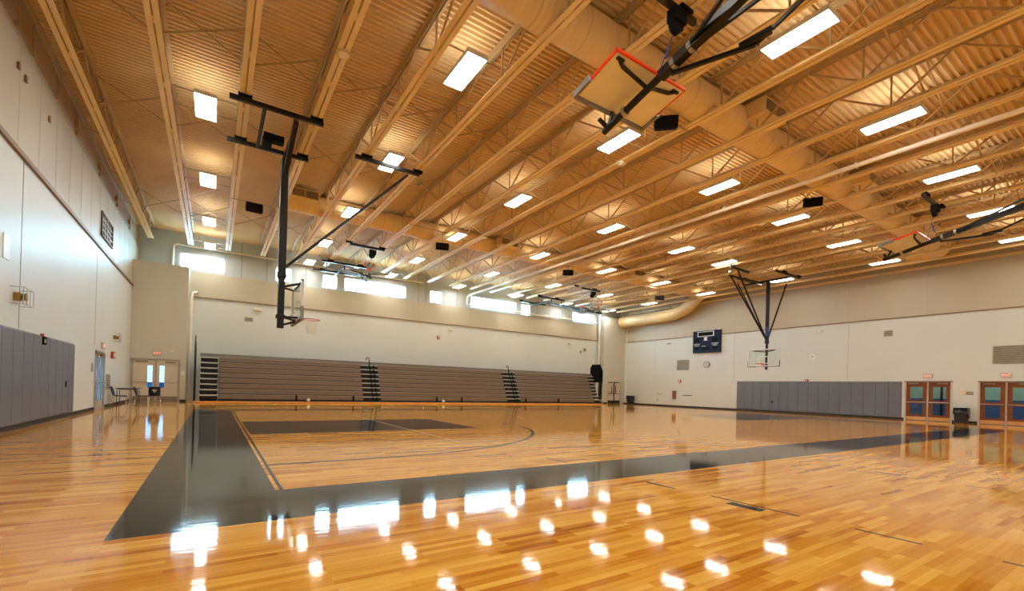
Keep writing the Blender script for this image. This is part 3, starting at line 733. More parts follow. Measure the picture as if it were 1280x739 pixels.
def side_hoop(X0, mirror, label):
    """folded-up hoop; built for the camera-side wall, mirrored about y=14.65 for the bleacher side"""
    def Q(x, y, z):
        return (X0+x, y if not mirror else 29.3-y, z)
    o = thing('folded_basketball_hoop', Q(0, 2.0, 8.2), label, 'basketball hoop', 'basketball hoops folded up under the roof')
    a = Vector((0, 5.53, 6.98)); b = Vector((0, 6.57, 6.75)); d = (b-a).normalized(); n = Vector((0, d.z, -d.y)).normalized(); 
    if n.z > 0: n = -n              # n points down (the back of the board)
    def BP(x, t, h_): p = a+d*t+n*h_; return Q(x, p.y, p.z)
    Lb = (b-a).length
    def slab(mb, x0, x1, t0, t1, h0, h1):
        vs = [BP(x, t, h_) for x in (x0, x1) for t in (t0, t1) for h_ in (h0, h1)]
        mb.add(vs, [(0,1,3,2), (4,6,7,5), (0,4,5,1), (2,3,7,6), (0,2,6,4), (1,5,7,3)]); return mb
    slab(MB(), -.895, .895, .02, Lb-.02, -.02, .02).build('backboard', 'boardw', o)
    e = MB(); slab(e, -.915, .915, -.01, .025, -.03, .03); slab(e, -.915, -.89, 0, Lb*.62, -.03, .03); slab(e, .89, .915, 0, Lb*.62, -.03, .03)
    e.build('board_edge', 'orange', o, label='orange board edge')
    w = MB(); slab(w, -.9, .9, .025, .06, -.024, .024); w.build('edge_stripe', 'white', o)
    p = MB(); slab(p, -.95, .95, Lb, Lb+.05, -.05, .06); slab(p, -.96, -.9, Lb*.62, Lb+.03, -.05, .06); slab(p, .9, .96, Lb*.62, Lb+.03, -.05, .06)
    p.build('edge_pad', 'pad_grey', o)
    # mast beneath board
    def mp(t): p0 = Vector((0, 6.75, 6.42)); p1 = Vector((0, 1.2, 7.85)); q = p0.lerp(p1, t); return q
    q0, q1 = mp(0), mp(1)
    MB().tube([Q(0, *mp(0).yz), Q(0, *mp(.42).yz)], .065, 14).build('lower_mast', 'black', o)
    MB().bar(Q(0, *mp(.25).yz), Q(0, *mp(1).yz), .15, .15).build('mast', 'black', o)
    for t in (.1, .3, .36): 
        MB().tube([Q(0, *mp(t-.006).yz), Q(0, *mp(t+.006).yz)], .1, 14).build('mast_collar', 'steel', o)
    br = Multi()
    for s in (-1, 1):
        c = mp(.2)
        br.bar(Q(0, c.y, c.z), BP(s*.28, .2, .1), .05).bar(BP(s*.28, .2, .1), BP(s*.62, .17, .06), .05, .05).bar(BP(s*.62, .17, .06), BP(s*.74, .12, .03), .05).bar(BP(s*.66, .1, .03), BP(s*.82, .1, .03), .05)
    br.bar(Q(0, mp(.02).y, mp(.02).z), BP(0, Lb-.05, .04), .06).bar(Q(-.25, mp(.02).y, mp(.02).z+.1), Q(.0, mp(.02).y, mp(.02).z), .06)
    br.build('board_bracket', 'black', o)
    # folding brace and splay braces
    MB().bar(Q(.02, 5.15, 6.72), Q(.62, 4.0, 6.78), .06).bar(Q(.62, 4.0, 6.78), Q(.9, 1.6, 7.9), .05).bar(Q(.5, 4.2, 6.8), Q(.62, 3.75, 6.86), .09).build('folding_brace', 'black', o)
    for s in (-1, 1): MB().bar(Q(0, *mp(.33).yz), Q(s*1.0, 1.2, 7.95), .055).build('mast_brace', 'black', o)
    # hinge beam and winch beam on the joists
    js = sorted(JX, key=lambda v: abs(v-X0))[:2]
    tb = Multi()
    for y in (1.2, -1.3): tb.bar(Q(-1.3, y, 8.28), Q(1.3, y, 8.28), .09, .11)
    tb.bar(Q(0, 1.2, 8.1), Q(0, -1.3, 8.1), .09)
    for s in (-1, 0, 1): tb.bar(Q(s, 1.2, 8.2), Q(s, 1.2, 7.8), .06)
    tb.build('top_beam', 'black', o)
    wbm = MB().bar(Q(-.7, 5.45, 8.28), Q(1.05, 5.45, 8.28), .09, .11)
    wbm.build('winch_beam', 'black', o)
    MB().cyl(Q(.45, 5.35, 7.93), .15, .12, 20, 'y').box(*sorted((Q(.3,0,0)[0], Q(.62,0,0)[0])), *sorted((Q(0,5.3,0)[1], Q(0,5.5,0)[1])), 7.95, 8.18).build('pulley', 'blackm', o)
    c = Multi()
    for x in js:
        for y in (1.2, -1.3, 5.45): beam_clamp(c, x, Q(0, y, 0)[1], 8.24)
    c.build('beam_clamp', 'blackm', o)
    MB().tube([Q(.45, 5.45, 7.85), Q(.05, *mp(.22).yz)], .008, 6).tube([Q(.3, 5.45, 7.5), Q(.05, 5.3, 7.1)], .02, 8).build('hoist_cable', 'blueshr', o)
    # rim on the upper side
    c0 = a+d*(Lb-.15); rc = Vector((0, c0.y, c0.z))-n*.38
    ring = []
    for i in range(25):
        an = 2*math.pi*i/24; pt = rc+.23*math.sin(an)*n; ring.append(Q(.23*math.cos(an), pt.y, pt.z))
    rm = MB().tube(ring, .012, 8, cap=False)
    pz = rc+.23*n; pe = c0-n*.02
    rm.bar(Q(0, pz.y, pz.z), Q(0, pe.y, pe.z), .14, .06)
    rm.build('rim', 'orange', o)
    return o
side_hoop(6.49, False, 'folded hoop with underside of cream board showing, top centre near camera')
side_hoop(21.1, False, 'folded hoop with cream board, at the right above the wooden doors')
side_hoop(6.3, True, 'folded hoop over the left half of the bleachers, red rim bracket')
side_hoop(21.9, True, 'folded hoop over the right end of the bleachers')

# ------------------------------------------------------------------ bleachers
BX = [(.2, 7.7), (8.8, 18.2), (19.4, 26.95)]
AX = [(-.65, .2), (7.7, 8.8), (18.2, 19.4), (26.95, 27.6)]
NR = 8; RH = .285; YB0 = 28.35; DY = .13
BN = ['left', 'middle', 'right']
for (a, b), nm in zip(BX, BN):
    o = thing('bleacher_bank', ((a+b)/2, YB0, 0), 'stowed grey brown bleacher bank, %s of three, against the far wall' % nm, 'bleachers', 'stowed bleacher banks')
    for i in range(NR):
        z = .17+i*RH; y = YB0+i*DY
        MB().box(a, b, y, y+.03, z+.03, z+RH-.055).build('row_panel', 'riser', o)
        MB().box(a, b, y-.03, y+.3, z+RH-.05, z+RH-.012, .006).build('seat_board', 'nose', o)
    MB().box(a+.02, b-.02, YB0+.16, YB0+1.9, .16, .17+RH).box(a+.02, b-.02, YB0+NR*DY+.1, YB0+1.9, .17+RH, .17+NR*RH).build('understructure', 'gap', o)
    MB().box(a, b, YB0+NR*DY+.05, YB0+NR*DY+.09, .17+NR*RH-.02, .17+NR*RH+.16).box(a, b, YB0+NR*DY+.09, YB0+2.2, .17+NR*RH+.12, .17+NR*RH+.16).build('top_panel', 'greyrail', o)
    MB().box(a, b, YB0+.02, YB0+.3, 0, .16).build('toe_board', 'gap', o)
for k_, (a, b) in enumerate(AX):
    lab = ['aisle steps at the left end of the bleachers', 'aisle steps between the left and middle bleacher banks', 'aisle steps between the middle and right bleacher banks', 'aisle steps at the right end of the bleachers'][k_]
    o = thing('aisle_steps', ((a+b)/2, YB0, 0), 'pale grey stacked '+lab, 'bleacher aisle', 'stacked aisle steps of the bleachers')
    for i in range(NR):
        z = .17+i*RH; y = YB0+i*DY
        MB().box(a+.02, b-.02, y-.03, y+.2, z+RH-.1, z+RH-.03, .006).build('step_tread', 'step', o)
        MB().box(a+.04, b-.04, y+.06, y+.2, z+.02, z+RH-.1).build('step_gap', 'gap', o)  # dark gap between treads, its shade put into the colour
    MB().box(a+.05, b-.05, YB0+NR*DY+.1, YB0+1.9, .0, .17+NR*RH).box(a+.05, b-.05, YB0+.2, YB0+NR*DY+.1, 0, .3).build('understructure', 'gap', o)
    MB().box(a, b, YB0+NR*DY+.05, YB0+NR*DY+.09, .17+NR*RH-.02, .17+NR*RH+.16).box(a, b, YB0+NR*DY+.09, YB0+2.2, .17+NR*RH+.12, .17+NR*RH+.16).build('top_panel', 'greyrail', o)
    if k_ in (1, 2):
        xm = (a+b)/2
        r = MB()
        for i in range(NR):
            z = .17+i*RH; y = YB0+i*DY-.1
            r.tube([(xm, y, z+.03), (xm, y-.02, z+RH+.06)], .028, 8)
            r.tube([(xm+.25+.0, y, z+.05), (xm+.25, y, z+RH-.06)], .05, 8)
        r.build('stacked_rail', 'blackm', o)
        zt = .17+NR*RH; y = YB0+NR*DY-.15
        MB().tube([(xm, y, zt-.3), (xm, y, zt+.22), (xm-.02, y, zt+.36), (xm-.12, y, zt+.44), (xm-.2, y, zt+.36), (xm-.16, y, zt+.26)], .03, 8).build('curled_handrail', 'black', o)
pl = MB().box(-.85, 27.75, 28.0, 28.32, .0, .09, .01).build('base_plank', 'plank')
tag(pl, 'glossy orange wooden kick board along the foot of the bleachers', 'kick board')
# stowed end guard rails
def rails(name, x, ys, zt, label):
    o = thing(name, (x, YB0+.3, 0), label, 'guard rail', 'stowed bleacher end rails')
    for i, y in enumerate(ys):
        z = zt-.28*abs(i-1)
        MB().tube([(x, y, .05), (x, y, z-.25), (x+.0, y+.06, z-.06), (x, y+.18, z), (x, y+.32, z-.08), (x, y+.36, z-.4), (x, y+.36, .05)], .022, 8).build('rail_frame', 'black', o)
        inf = MB()
        for q in range(10): inf.bar((x, y, .3+q*(z-.7)/10), (x, y+.36, .3+q*(z-.7)/10), .012)
        inf.build('rail_infill', 'blackm', o)
rails('end_guard_rail', -.85, [28.5, 28.95, 29.4, 29.85], 3.5, 'tall black stowed guard rails at the left end of bleachers')
o = thing('end_guard_rail', (27.85, 29, 0), 'bulky black stack of stowed guard rails at the right end of bleachers', 'guard rail', 'stowed bleacher end rails')
for i in range(7):
    x = 27.68+i*.09; z = 3.45-.12*abs(i-2)
    fr_ = MB().box(x-.02, x+.02, 28.6+.02*i, 29.7, 1.9, z, .008)
    fr_.build('rail_panel', 'blackm', o)
    MB().tube([(x, 28.65+.03*i, .06), (x, 28.6+.03*i, 1.9)], .025, 8).tube([(x, 29.6, .06), (x, 29.6, 1.9)], .025, 8).build('rail_leg', 'black', o)
mb_ = MB()
for i in range(8): mb_.box(27.66, 28.3, 28.7+i*.1, 28.95+i*.1, .3+i*.27, .36+i*.27)
mb_.build('rail_base', 'step', o)
# short black posts along the kick board
for k_, x in enumerate((3.92, 7.06, 12.49, 14.34, 19.75, 22.93)):
    b = MB().box(x-.05, x+.05, 28.1, 28.2, .13, .42, .01).cyl((x, 28.15, .42), .04, .04, 10).build('bleacher_post', 'blackm')
    tag(b, 'short black post standing on the orange kick board, %s from the left' % ORD[k_], 'post', 'short black posts along the bleachers')
for k_, x in enumerate((4.55, 12.95)):
    b = MB().box(x-.08, x+.08, 28.05, 28.17, .13, .24, .01).cyl((x, 28.11, .24), .05, .05, 10).build('white_bracket', 'white')
    tag(b, 'small white fitting on the orange kick board, %s one' % ('left' if k_ == 0 else 'right'), 'fitting', 'white fittings on the kick board')

# ------------------------------------------------------------------ wall pads
def pads(x, sgn, ylist, zt, side):
    for k_, (a, b) in enumerate(ylist):
        X0, X1 = sorted((x, x+sgn*.055))
        o = thing('wall_pad', (x, (a+b)/2, .12), 'x', 'wall pad', 'grey wall pads on the %s wall' % side)
        o['label'] = ('tall grey vinyl wall pad, %s from the doors, right wall' % ORD[k_]) if side == 'right' else ('tall grey vinyl pad on left wall, %s counting from far end' % ORD[k_])
        MB().box(X0, X1, a+.004, b-.004, .13, zt, .014).build('pad_cover', 'wallpad', o)
        xe = x+sgn*.03
        MB().box(min(x, xe), max(x, xe), a+.01, b-.01, zt, zt+.02).build('top_lip', 'pad_grey', o)
w_ = (19.3-9.5)/16
pads(XR, -1, [(9.5+w_*i, 9.5+w_*(i+1)) for i in range(16)], 2.15, 'right')
pads(XL, 1, [(18.5-.622*(i+1), 18.5-.622*i) for i in range(20)], 2.12, 'left')

# ------------------------------------------------------------------ wall fittings
def exit_sign(kind, x, y, z, label, w=.38):
    o = thing('exit_sign', (x, y, z), label, 'exit sign', 'exit signs over the doors')
    h = .12
    if kind == 'B':
        MB().box(x-w/2, x+w/2, y-.07, y, z-h, z+h, .01).build('housing', 'exitbox', o)
        text('lettering', 'EXIT', .15, (x, y-.074, z), ROT_B, 'exit', o)
    if kind == 'R':
        MB().box(x-.07, x, y-w/2, y+w/2, z-h, z+h, .01).build('housing', 'exitbox', o)
        text('lettering', 'EXIT', .15, (x-.074, y, z), ROT_R, 'exit', o)
    if kind == 'L':
        MB().box(x, x+.07, y-w/2, y+w/2, z-h, z+h, .01).build('housing', 'exitbox', o)
        text('lettering', 'EXIT', .15, (x+.074, y, z), ROT_L, 'exit', o)
exit_sign('B', -2.46, YJL, 2.48, 'red lit exit sign above the beige double doors in left corner')
exit_sign('B', 31.6, YJR, 2.4, 'small red exit sign above the far right corner doors', .3)
exit_sign('R', XR, 8.38, 2.47, 'red exit sign above the wooden doors beside the wall pads')
exit_sign('R', XR, 5.42, 2.49, 'red exit sign above the rightmost wooden doors')
exit_sign('L', XL, 22.7, 2.35, 'exit sign above the glazed door in the left wall')
def wallbox(name, cat, mt, wall, c, w, h, d, label, extra=None, bev=.008):
    """wall: L,R,B,J ; c=(along, z)"""
    a, z = c
    base = {'L': XL, 'R': XR, 'B': YW-.0, 'J': YJL, 'JR': YJR}[wall]
    if wall == 'L': loc = (base, a, z); bx = (base, base+d, a-w/2, a+w/2)
    elif wall == 'R': loc = (base, a, z); bx = (base-d, base, a-w/2, a+w/2)
    else: loc = (a, base, z); bx = (a-w/2, a+w/2, base-d, base)
    o = thing(name, loc, label, cat)
    MB().box(*bx, z-h/2, z+h/2, bev).build('cover' if mt in ('vent',) else 'body', mt, o)
    return o, bx
def vent(wall, c, w, h, label, ns=6, dark='ventdark', mt='vent'):
    o, bx = wallbox('wall_vent', 'vent', mt, wall, c, w, h, .03, label)
    z = c[1]; mb = MB(); sp = (h-.08)/ns
    for i in range(ns):
        zz = z-h/2+.04+i*sp
        if wall == 'L': mb.box(bx[1], bx[1]+.006, bx[2]+.04, bx[3]-.04, zz+sp*.2, zz+sp*.75)
        elif wall == 'R': mb.box(bx[0]-.006, bx[0], bx[2]+.04, bx[3]-.04, zz+sp*.2, zz+sp*.75)
        else: mb.box(bx[0]+.04, bx[1]-.04, bx[2]-.006, bx[2], zz+sp*.2, zz+sp*.75)
    mb.build('slots', dark, o)
# left wall opening grille
o = thing('wall_grille', (XL, 22.85, 6.7), 'dark square grille with a grid of openings high on left wall', 'grille')
MB().box(XL, XL+.05, 21.8, 23.9, 6.28, 6.34).box(XL, XL+.05, 21.8, 23.9, 7.1, 7.16).box(XL, XL+.05, 21.8, 21.88, 6.28, 7.16).box(XL, XL+.05, 23.82, 23.9, 6.28, 7.16).build('frame', 'ventdark', o)
MB().box(XL, XL+.008, 21.88, 23.82, 6.34, 7.1).build('backing', 'grille', o)
mb = MB()
for i in range(1, 4): mb.box(XL+.008, XL+.04, 21.88+i*.485-.04, 21.88+i*.485+.04, 6.34, 7.1)
for i in range(1, 4): mb.box(XL+.008, XL+.04, 21.88, 23.82, 6.34+i*.19-.02, 6.34+i*.19+.02)
mb.build('bars', 'vent', o)
vent('L', (23.95, 1.0), .75, .62, 'low louvred grille beside the glazed door in left wall', 6)
for (y, z, nm) in ((13.46, 7.53, 'small brass bracket high on left wall, nearest of three'), (13.9, 7.5, 'small brass bracket high on left wall, middle of three'), (15.58, 7.45, 'small brass bracket high on left wall, farthest of three')):
    o, _ = wallbox('brass_bracket', 'bracket', 'brass', 'L', (y, z), .1, .14, .04, nm)
wallbox('blank_plate', 'wall plate', 'white', 'L', (13.15, 3.72), .34, .5, .02, 'white blank plate high on left wall above the grey pads')
def guarded_horn(wall, a, z, label):
    o = thing('guarded_horn', (XL, a, z), label, 'alarm horn', 'guarded horns on the left wall')
    MB().box(XL, XL+.1, a-.12, a+.12, z-.08, z+.08, .01).cyl((XL+.1, a, z), .05, .07, 14, 'x', .09).build('horn', 'brass', o)
    g = MB()
    for dz in (-.17, .17): g.tube([(XL, a-.32, z+dz), (XL+.2, a-.32, z+dz), (XL+.2, a+.32, z+dz), (XL, a+.32, z+dz)], .008, 6)
    for dy in (-.32, -.1, .1, .32): g.tube([(XL+.2, a+dy, z-.17), (XL+.2, a+dy, z+.17)], .006, 6)
    g.build('wire_guard', 'steel', o)
guarded_horn('L', 13.75, 2.82, 'wire guarded brass horn above the near grey pads')
guarded_horn('L', 25.0, 2.85, 'wire guarded brass horn near left corner doors')
o, bx = wallbox('fire_alarm_box', 'fire alarm', 'red', 'L', (24.75, 2.1), .55, .26, .07, 'red fire alarm box with white panel beside left glazed door')
MB().box(bx[1], bx[1]+.008, 24.62, 24.92, 2.02, 2.18).build('panel', 'white', o)
o, bx = wallbox('pad_outlet', 'outlet box', 'blackm', 'L', (15.5, 2.02), .22, .2, .09, 'black box with red light on top of the left wall pads')
MB().box(XL+.02, XL+.08, 15.38, 15.44, 2.12, 2.18).build('indicator', 'red', o)
MB().box(XL+.09, XL+.096, 15.42, 15.5, 1.97, 2.05).build('faceplate', 'white', o)
wallbox('pad_socket', 'socket', 'blackm', 'L', (17.6, .95), .12, .18, .065, 'small black socket set into the far left wall pads')
o, bx = wallbox('door_hinge_box', 'control box', 'steel', 'L', (21.1, 1.5), .14, .3, .04, 'narrow steel switch plate left of the glazed left door')
# corner block fittings
wallbox('light_switch', 'wall plate', 'white', 'J', (-1.38, 1.5), .16, .22, .02, 'white switch plate right of the beige corner doors')
o = thing('round_detector', (-1.85, YJL, 2.62), 'small white round detector above the beige corner doors', 'detector'); MB().cyl((-1.85, YJL, 2.62), .055, -.05, 16, 'y').build('dome', 'white', o); MB().cyl((-1.85, YJL-.05, 2.62), .035, -.012, 16, 'y').build('lens', 'cream', o)
# back wall fittings
vent('B', (1.65, 4.87), .42, .26, 'small grey vent on the back wall above left bleachers', 4)
def emlight(x, z, label):
    o = thing('emergency_light', (x, YW, z), label, 'emergency light', 'emergency lights on the far wall')
    MB().box(x-.2, x+.2, YW-.1, YW, z-.07, z+.07, .02).build('body', 'cream', o)
    for s in (-1, 1): MB().cyl((x+s*.11, YW-.1, z), .055, -.05, 14, 'y').build('lamp_head', 'white', o)
emlight(2.1, 5.45, 'cream emergency light on back wall above the left vent'); emlight(14.8, 5.45, 'cream emergency light in the middle of the back wall'); emlight(26.6, 5.3, 'cream emergency light at right end of back wall')
o, bx = wallbox('fire_strobe', 'fire alarm', 'red', 'B', (13.85, 4.8), .2, .26, .07, 'red fire strobe in the middle of the back wall')
MB().box(13.81, 13.89, YW-.078, YW-.07, 4.74, 4.9).build('lens', 'white', o)
vent('B', (28.4, 4.9), .36, .3, 'small square vent at the right end of the back wall', 4)
o, bx = wallbox('small_speaker', 'speaker', 'kick', 'B', (27.9, 4.68), .16, .18, .06, 'tiny grey box left of the square vent on back wall'); MB().box(27.86, 27.94, YW-.068, YW-.06, 4.63, 4.73).build('face', 'ventdark', o)
o, bx = wallbox('junction_box', 'electrical box', 'white', 'B', (29.4, 3.9), .3, .35, .1, 'white box beside the vertical corner pipe above bleacher rails'); MB().tube([(29.4, YW-.05, 4.07), (29.4, YW-.05, 4.5)], .02, 8).build('conduit', 'white', o)
# right wall fittings
vent('R', (24.07, 3.53), 1.2, .86, 'large square vent on right wall left of the scoreboard', 10)
vent('R', (10.2, 4.98), .42, .36, 'small vent on right wall above the wall pads', 4)
vent('R', (4.95, 3.52), 1.95, .92, 'wide vent on right wall above the rightmost doors', 12)
def emr(y, z, label):
    o = thing('emergency_light', (XR, y, z), label, 'emergency light', 'emergency lights on the right wall')
    MB().box(XR-.1, XR, y-.22, y+.22, z-.07, z+.07, .02).build('body', 'white', o)
    for s in (-1, 1): MB().cyl((XR-.1, y+s*.11, z), .055, -.05, 14, 'x').build('lamp_head', 'white', o)
emr(25.56, 5.45, 'white emergency light on right wall near far corner'); emr(13.84, 5.45, 'white emergency light above the right wall pads')
o = thing('round_clock', (XR, 21.85, 3.5), 'round wall clock with wire cage below the scoreboard', 'clock')
MB().cyl((XR, 21.85, 3.5), .27, -.07, 28, 'x').build('case', 'kick', o); MB().cyl((XR-.07, 21.85, 3.5), .22, -.006, 28, 'x').build('face', 'white', o)
g = MB()
for i in range(-2, 3): g.bar((XR-.12, 21.85+i*.1, 3.5-.24+abs(i)*.04), (XR-.12, 21.85+i*.1, 3.5+.24-abs(i)*.04), .012)
for s in (-1, 1): g.bar((XR, 21.85+s*.2, 3.5), (XR-.13, 21.85+s*.2, 3.5), .012)
g.bar((XR-.12, 21.63, 3.5), (XR-.12, 22.07, 3.5), .012); g.build('wire_cage', 'steel', o)
o = thing('wall_medallion', (XR, 14.19, 3.8), 'round white plate with dark centre on right wall above pads', 'wall plate')
MB().cyl((XR, 14.19, 3.8), .19, -.02, 24, 'x').build('disc', 'white', o); MB().cyl((XR-.02, 14.19, 3.8), .04, -.01, 12, 'x').build('centre', 'ventdark', o)
o, bx = wallbox('fire_strobe', 'fire alarm', 'red', 'R', (24.33, 2.14), .22, .26, .07, 'red fire strobe on right wall below the large vent'); MB().box(bx[0]-.008, bx[0], 24.28, 24.38, 2.07, 2.21).build('lens', 'white', o)
o, bx = wallbox('fire_strobe', 'fire alarm', 'red', 'R', (14.5, 2.24), .2, .15, .08, 'red fire strobe just above the right wall pads'); MB().box(bx[0]-.008, bx[0], 14.46, 14.54, 2.2, 2.28).build('lens', 'white', o)
o, bx = wallbox('extinguisher_cabinet', 'cabinet', 'ventdark', 'R', (24.85, 1.0), .36, .68, .06, 'fire extinguisher cabinet on right wall near the far corner')
MB().tube([(XR-.07, 24.85, .75), (XR-.07, 24.85, 1.1), (XR-.07, 24.85, 1.2)], .07, 14, radii=[.07, .07, .03]).build('extinguisher', 'red', o)
MB().box(bx[0]-.02, bx[0], 24.65, 25.05, .64, .68).box(bx[0]-.02, bx[0], 24.65, 25.05, 1.32, 1.36).build('cabinet_trim', 'steel', o)
o, bx = wallbox('wall_sign', 'sign', 'white', 'R', (7.0-.02, 1.62), .22, .26, .02, 'white square notice between the two wooden doors'); MB().box(bx[0]-.003, bx[0], 6.9, 7.06, 1.53, 1.71).build('notice_sheet', 'cream', o)
o, bx = wallbox('wall_sign', 'sign', 'ventdark', 'R', (6.72, 1.57), .26, .14, .02, 'small dark plaque right of the white square notice'); MB().box(bx[0]-.003, bx[0], 6.61, 6.83, 1.53, 1.61).build('plaque_face', 'vent', o)
o, bx = wallbox('pad_socket', 'socket', 'blackm', 'R', (16.7, .72), .13, .13, .065, 'small black socket in the right wall pads'); 
o, bx = wallbox('lettering_strip', 'sign', 'ventdark', 'R', (23.6, .98), .9, .07, .012, 'thin grey lettering strip right of the extinguisher cabinet', bev=.002)
for k_, (y, z) in enumerate(((26.6, 1.05), (26.3, 1.02), (26.6, .5))):
    o, bx = wallbox('wall_socket', 'socket', 'kick', 'R', (y, z), .12, .12, .02, ['left of the two upper small grey sockets near far corner', 'right of the two upper small grey sockets near far corner', 'lower small grey socket near the far right corner'][k_])
# scoreboard
o = thing('scoreboard', (XR, 21.85, 4.45), 'navy basketball scoreboard with black displays on the right wall', 'scoreboard')
y0, y1, z0, z1 = 20.65, 23.05, 4.46, 6.2
MB().box(XR-.2, XR, y0, y1, z0, z1, .02).build('cabinet', 'scoreb', o)
xf_ = XR-.2
def Sx(u, v, w, h, d, nm, mt):   # u from the viewer's left (=y1) to right
    return MB().box(xf_-d, xf_, y1-u-w, y1-u, z0+v, z0+v+h).build(nm, mt, o)
Wd = y1-y0
Sx(.42, 1.28, 1.45, .4, .006, 'clock_border', 'white')
o2 = Sx(.50, 1.33, 1.29, .30, .012, 'clock_display', 'dispblk')
Sx(.12, .82, .5, .32, .012, 'score_display', 'dispblk'); Sx(1.72, .82, .5, .32, .012, 'score_display', 'dispblk')
Sx(.2, .22, .35, .25, .012, 'foul_display', 'dispblk'); Sx(1.78, .22, .42, .25, .012, 'foul_display', 'dispblk')
Sx(.85, .22, .3, .2, .012, 'period_display', 'dispblk'); Sx(1.22, .22, .3, .2, .012, 'period_display', 'dispblk')
text('lettering', 'HOME', .2, (xf_-.005, y1-.37, z0+.66), ROT_R, 'white', o); text('lettering', 'GUEST', .2, (xf_-.005, y1-1.98, z0+.66), ROT_R, 'white', o)
text('lettering', 'FOULS', .12, (xf_-.005, y1-.37, z0+.53), ROT_R, 'white', o); text('lettering', 'FOULS', .12, (xf_-.005, y1-1.98, z0+.53), ROT_R, 'white', o)
text('lettering', 'BONUS', .1, (xf_-.005, y1-1.0, z0+.5), ROT_R, 'white', o)
MB().add([(xf_-.004, y1-.95, z0+1.22), (xf_-.004, y1-1.35, z0+1.22), (xf_-.004, y1-1.22, z0+1.05), (xf_-.004, y1-1.38, z0+.95), (xf_-.004, y1-.92, z0+.95), (xf_-.004, y1-1.08, z0+1.05)], [(0,1,2,3,4,5)]).build('emblem', 'white', o)
MB().cyl((XR-.1, 20.85, z1), .04, .12, 12).box(XR-.16, XR-.04, 20.7, 20.8, z1, z1+.1).build('horn', 'white', o)

# ------------------------------------------------------------------ bins
def bin_(x, y, s, label):
    o = thing('trash_can', (x, y, 0), label, 'trash can')
    n = 4
    def ringv(w, z): return [(x-w, y-w, z), (x+w, y-w, z), (x+w, y+w, z), (x-w, y+w, z)]
    vs = ringv(.23*s, 0)+ringv(.28*s, .78); 
    vb = MB(); a = .23*s; b = .27*s; ch = .06
    def oc(w, z): return [(x-w+ch, y-w, z), (x+w-ch, y-w, z), (x+w, y-w+ch, z), (x+w, y+w-ch, z), (x+w-ch, y+w, z), (x-w+ch, y+w, z), (x-w, y+w-ch, z), (x-w, y-w+ch, z)]
    v = oc(a, 0)+oc(b, .74)+oc(b-.02, .74)+oc(a, .1)
    f_ = [(i, (i+1) % 8, 8+(i+1) % 8, 8+i) for i in range(8)]+[(8+i, 8+(i+1) % 8, 16+(i+1) % 8, 16+i) for i in range(8)]+[(16+i, 16+(i+1) % 8, 24+(i+1) % 8, 24+i) for i in range(8)]+[tuple(range(8)), tuple(range(24, 32))]
    vb.add(v, f_).build('bin_body', 'bin', o)
    lb_ = MB(); rng = random.Random(3)
    r1 = []; r2 = []; r3 = []
    for i in range(24):
        an = 2*math.pi*i/24; k = 1/max(abs(math.cos(an)), abs(math.sin(an))); k = min(k, 1.28)
        w0 = (b+.015)*k; r1.append((x+w0*math.cos(an), y+w0*math.sin(an), .79+.01*rng.random())); 
        w1 = (b+.03)*k*(1+.04*rng.random()); drop = .2+.16*rng.random()+(.2 if math.sin(an) < -.5 else 0); r2.append((x+w1*math.cos(an), y+w1*math.sin(an), .8-drop))
        w2 = (b-.04)*k; r3.append((x+w2*math.cos(an), y+w2*math.sin(an), .6))
    vs = r3+r1+r2; fs = [(i, (i+1) % 24, 24+(i+1) % 24, 24+i) for i in range(24)]+[(24+i, 24+(i+1) % 24, 48+(i+1) % 24, 48+i) for i in range(24)]
    lb_.add(vs, fs, True).build('bin_liner', 'bag', o)
bin_(32.5, 6.93, 1.0, 'dark trash can with black liner between the two wooden doors')
bin_(32.4, 29.3, 1.0, 'dark trash can in the far right corner beside the doors')

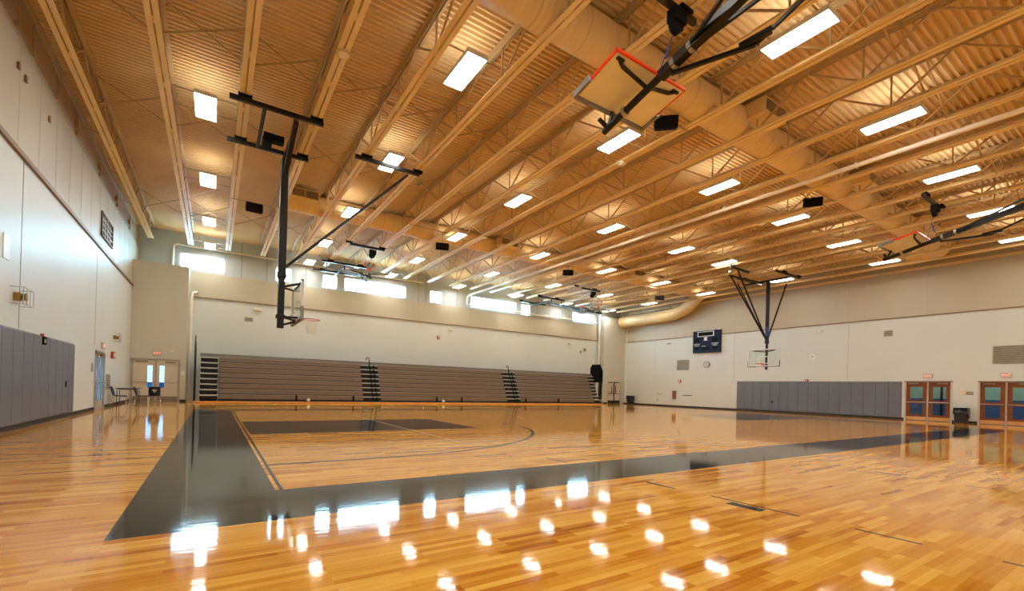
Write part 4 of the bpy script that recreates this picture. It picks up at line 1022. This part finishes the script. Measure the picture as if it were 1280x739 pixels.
# ------------------------------------------------------------------ table and chairs
def chair(x, y, rz, label):
    o = thing('school_chair', (x, y, 0), label, 'chair', 'navy school chairs in the left corner')
    R = Matrix.Translation((x, y, 0)) @ Matrix.Rotation(rz, 4, 'Z')
    # local: facing +Y, back at -Y
    s = MB(); n = 8; vs = []
    prof = [(-.2, .455), (-.12, .44), (0, .43), (.12, .435), (.2, .43), (.23, .40)]
    for (yy, zz) in prof:
        for i in range(n+1):
            t = i/n*2-1; vs.append((t*.22, yy, zz+.02*t*t))
    m_ = len(vs); vs += [(a, b, c-.012) for a, b, c in vs]; fs = []
    for j in range(len(prof)-1):
        for i in range(n):
            q = j*(n+1)+i; fs += [(q, q+1, q+n+2, q+n+1), (m_+q, m_+q+n+1, m_+q+n+2, m_+q+1)]
    for i in range(n): fs += [(i, m_+i, m_+i+1, i+1)]; q = (len(prof)-1)*(n+1)+i; fs += [(q, q+1, m_+q+1, m_+q)]
    s.add(vs, fs, True).xf(R).build('seat', 'navy', o)
    b = MB(); # back shell with a triangular opening
    out = [(-.19, .44), (-.21, .62), (-.20, .78), (-.16, .82), (.16, .82), (.20, .78), (.21, .62), (.19, .44)]
    tri = [(0, .54), (-.10, .70), (.10, .70)]
    pts = out+tri; idx = [(0,1,8),(1,9,8),(1,2,9),(2,3,9),(3,4,10,9),(4,5,10),(5,6,10),(6,8,10),(6,7,8),(7,0,8)]
    def bk(p, off): xx, zz = p; return (xx, -.2-.10*(zz-.44)/.38+.05*(xx/.2)**2+off, zz)
    vs = [bk(p, 0) for p in pts]+[bk(p, -.012) for p in pts]; k = len(pts)
    fs = list(idx)+[tuple(i+k for i in q[::-1]) for q in idx]
    for i in range(8): j = (i+1) % 8; fs.append((i, j, j+k, i+k))
    for i, j in ((8,9),(9,10),(10,8)): fs.append((i, j, j+k, i+k))
    b.add(vs, fs).xf(R).build('backrest', 'navy', o)
    for sx in (-1, 1):
        MB().tube([(sx*.17, -.02, .42), (sx*.2, .21, .4), (sx*.23, .25, .01)], .011, 8).xf(R).build('leg', 'chrome', o)
        MB().tube([(sx*.17, .02, .42), (sx*.2, -.17, .4), (sx*.23, -.26, .01)], .011, 8).xf(R).build('leg', 'chrome', o)
    return o
chair(-3.2, 24.2, -math.pi/2, 'navy plastic chair with chrome legs, leftmost, beside the left wall')
chair(-2.5, 24.4, -math.pi/2, 'navy plastic chair with chrome legs, middle, side view by the table')
chair(-2.17, 25.3, .1, 'navy plastic chair seen from behind with triangular hole in backrest')
o = thing('work_table', (-3.03, 25.3, 0), 'plain dark topped table behind the navy chairs in left corner', 'table')
MB().box(-3.44, -2.66, 24.9, 25.7, .71, .74, .006).build('tabletop', 'table', o)
MB().box(-3.38, -2.72, 24.96, 25.64, .67, .71).build('apron', 'table', o)
for x in (-3.38, -2.72):
    for y in (24.98, 25.62): MB().tube([(x, y, .64), (x, y, .005)], .014, 8).build('leg', 'gap', o)
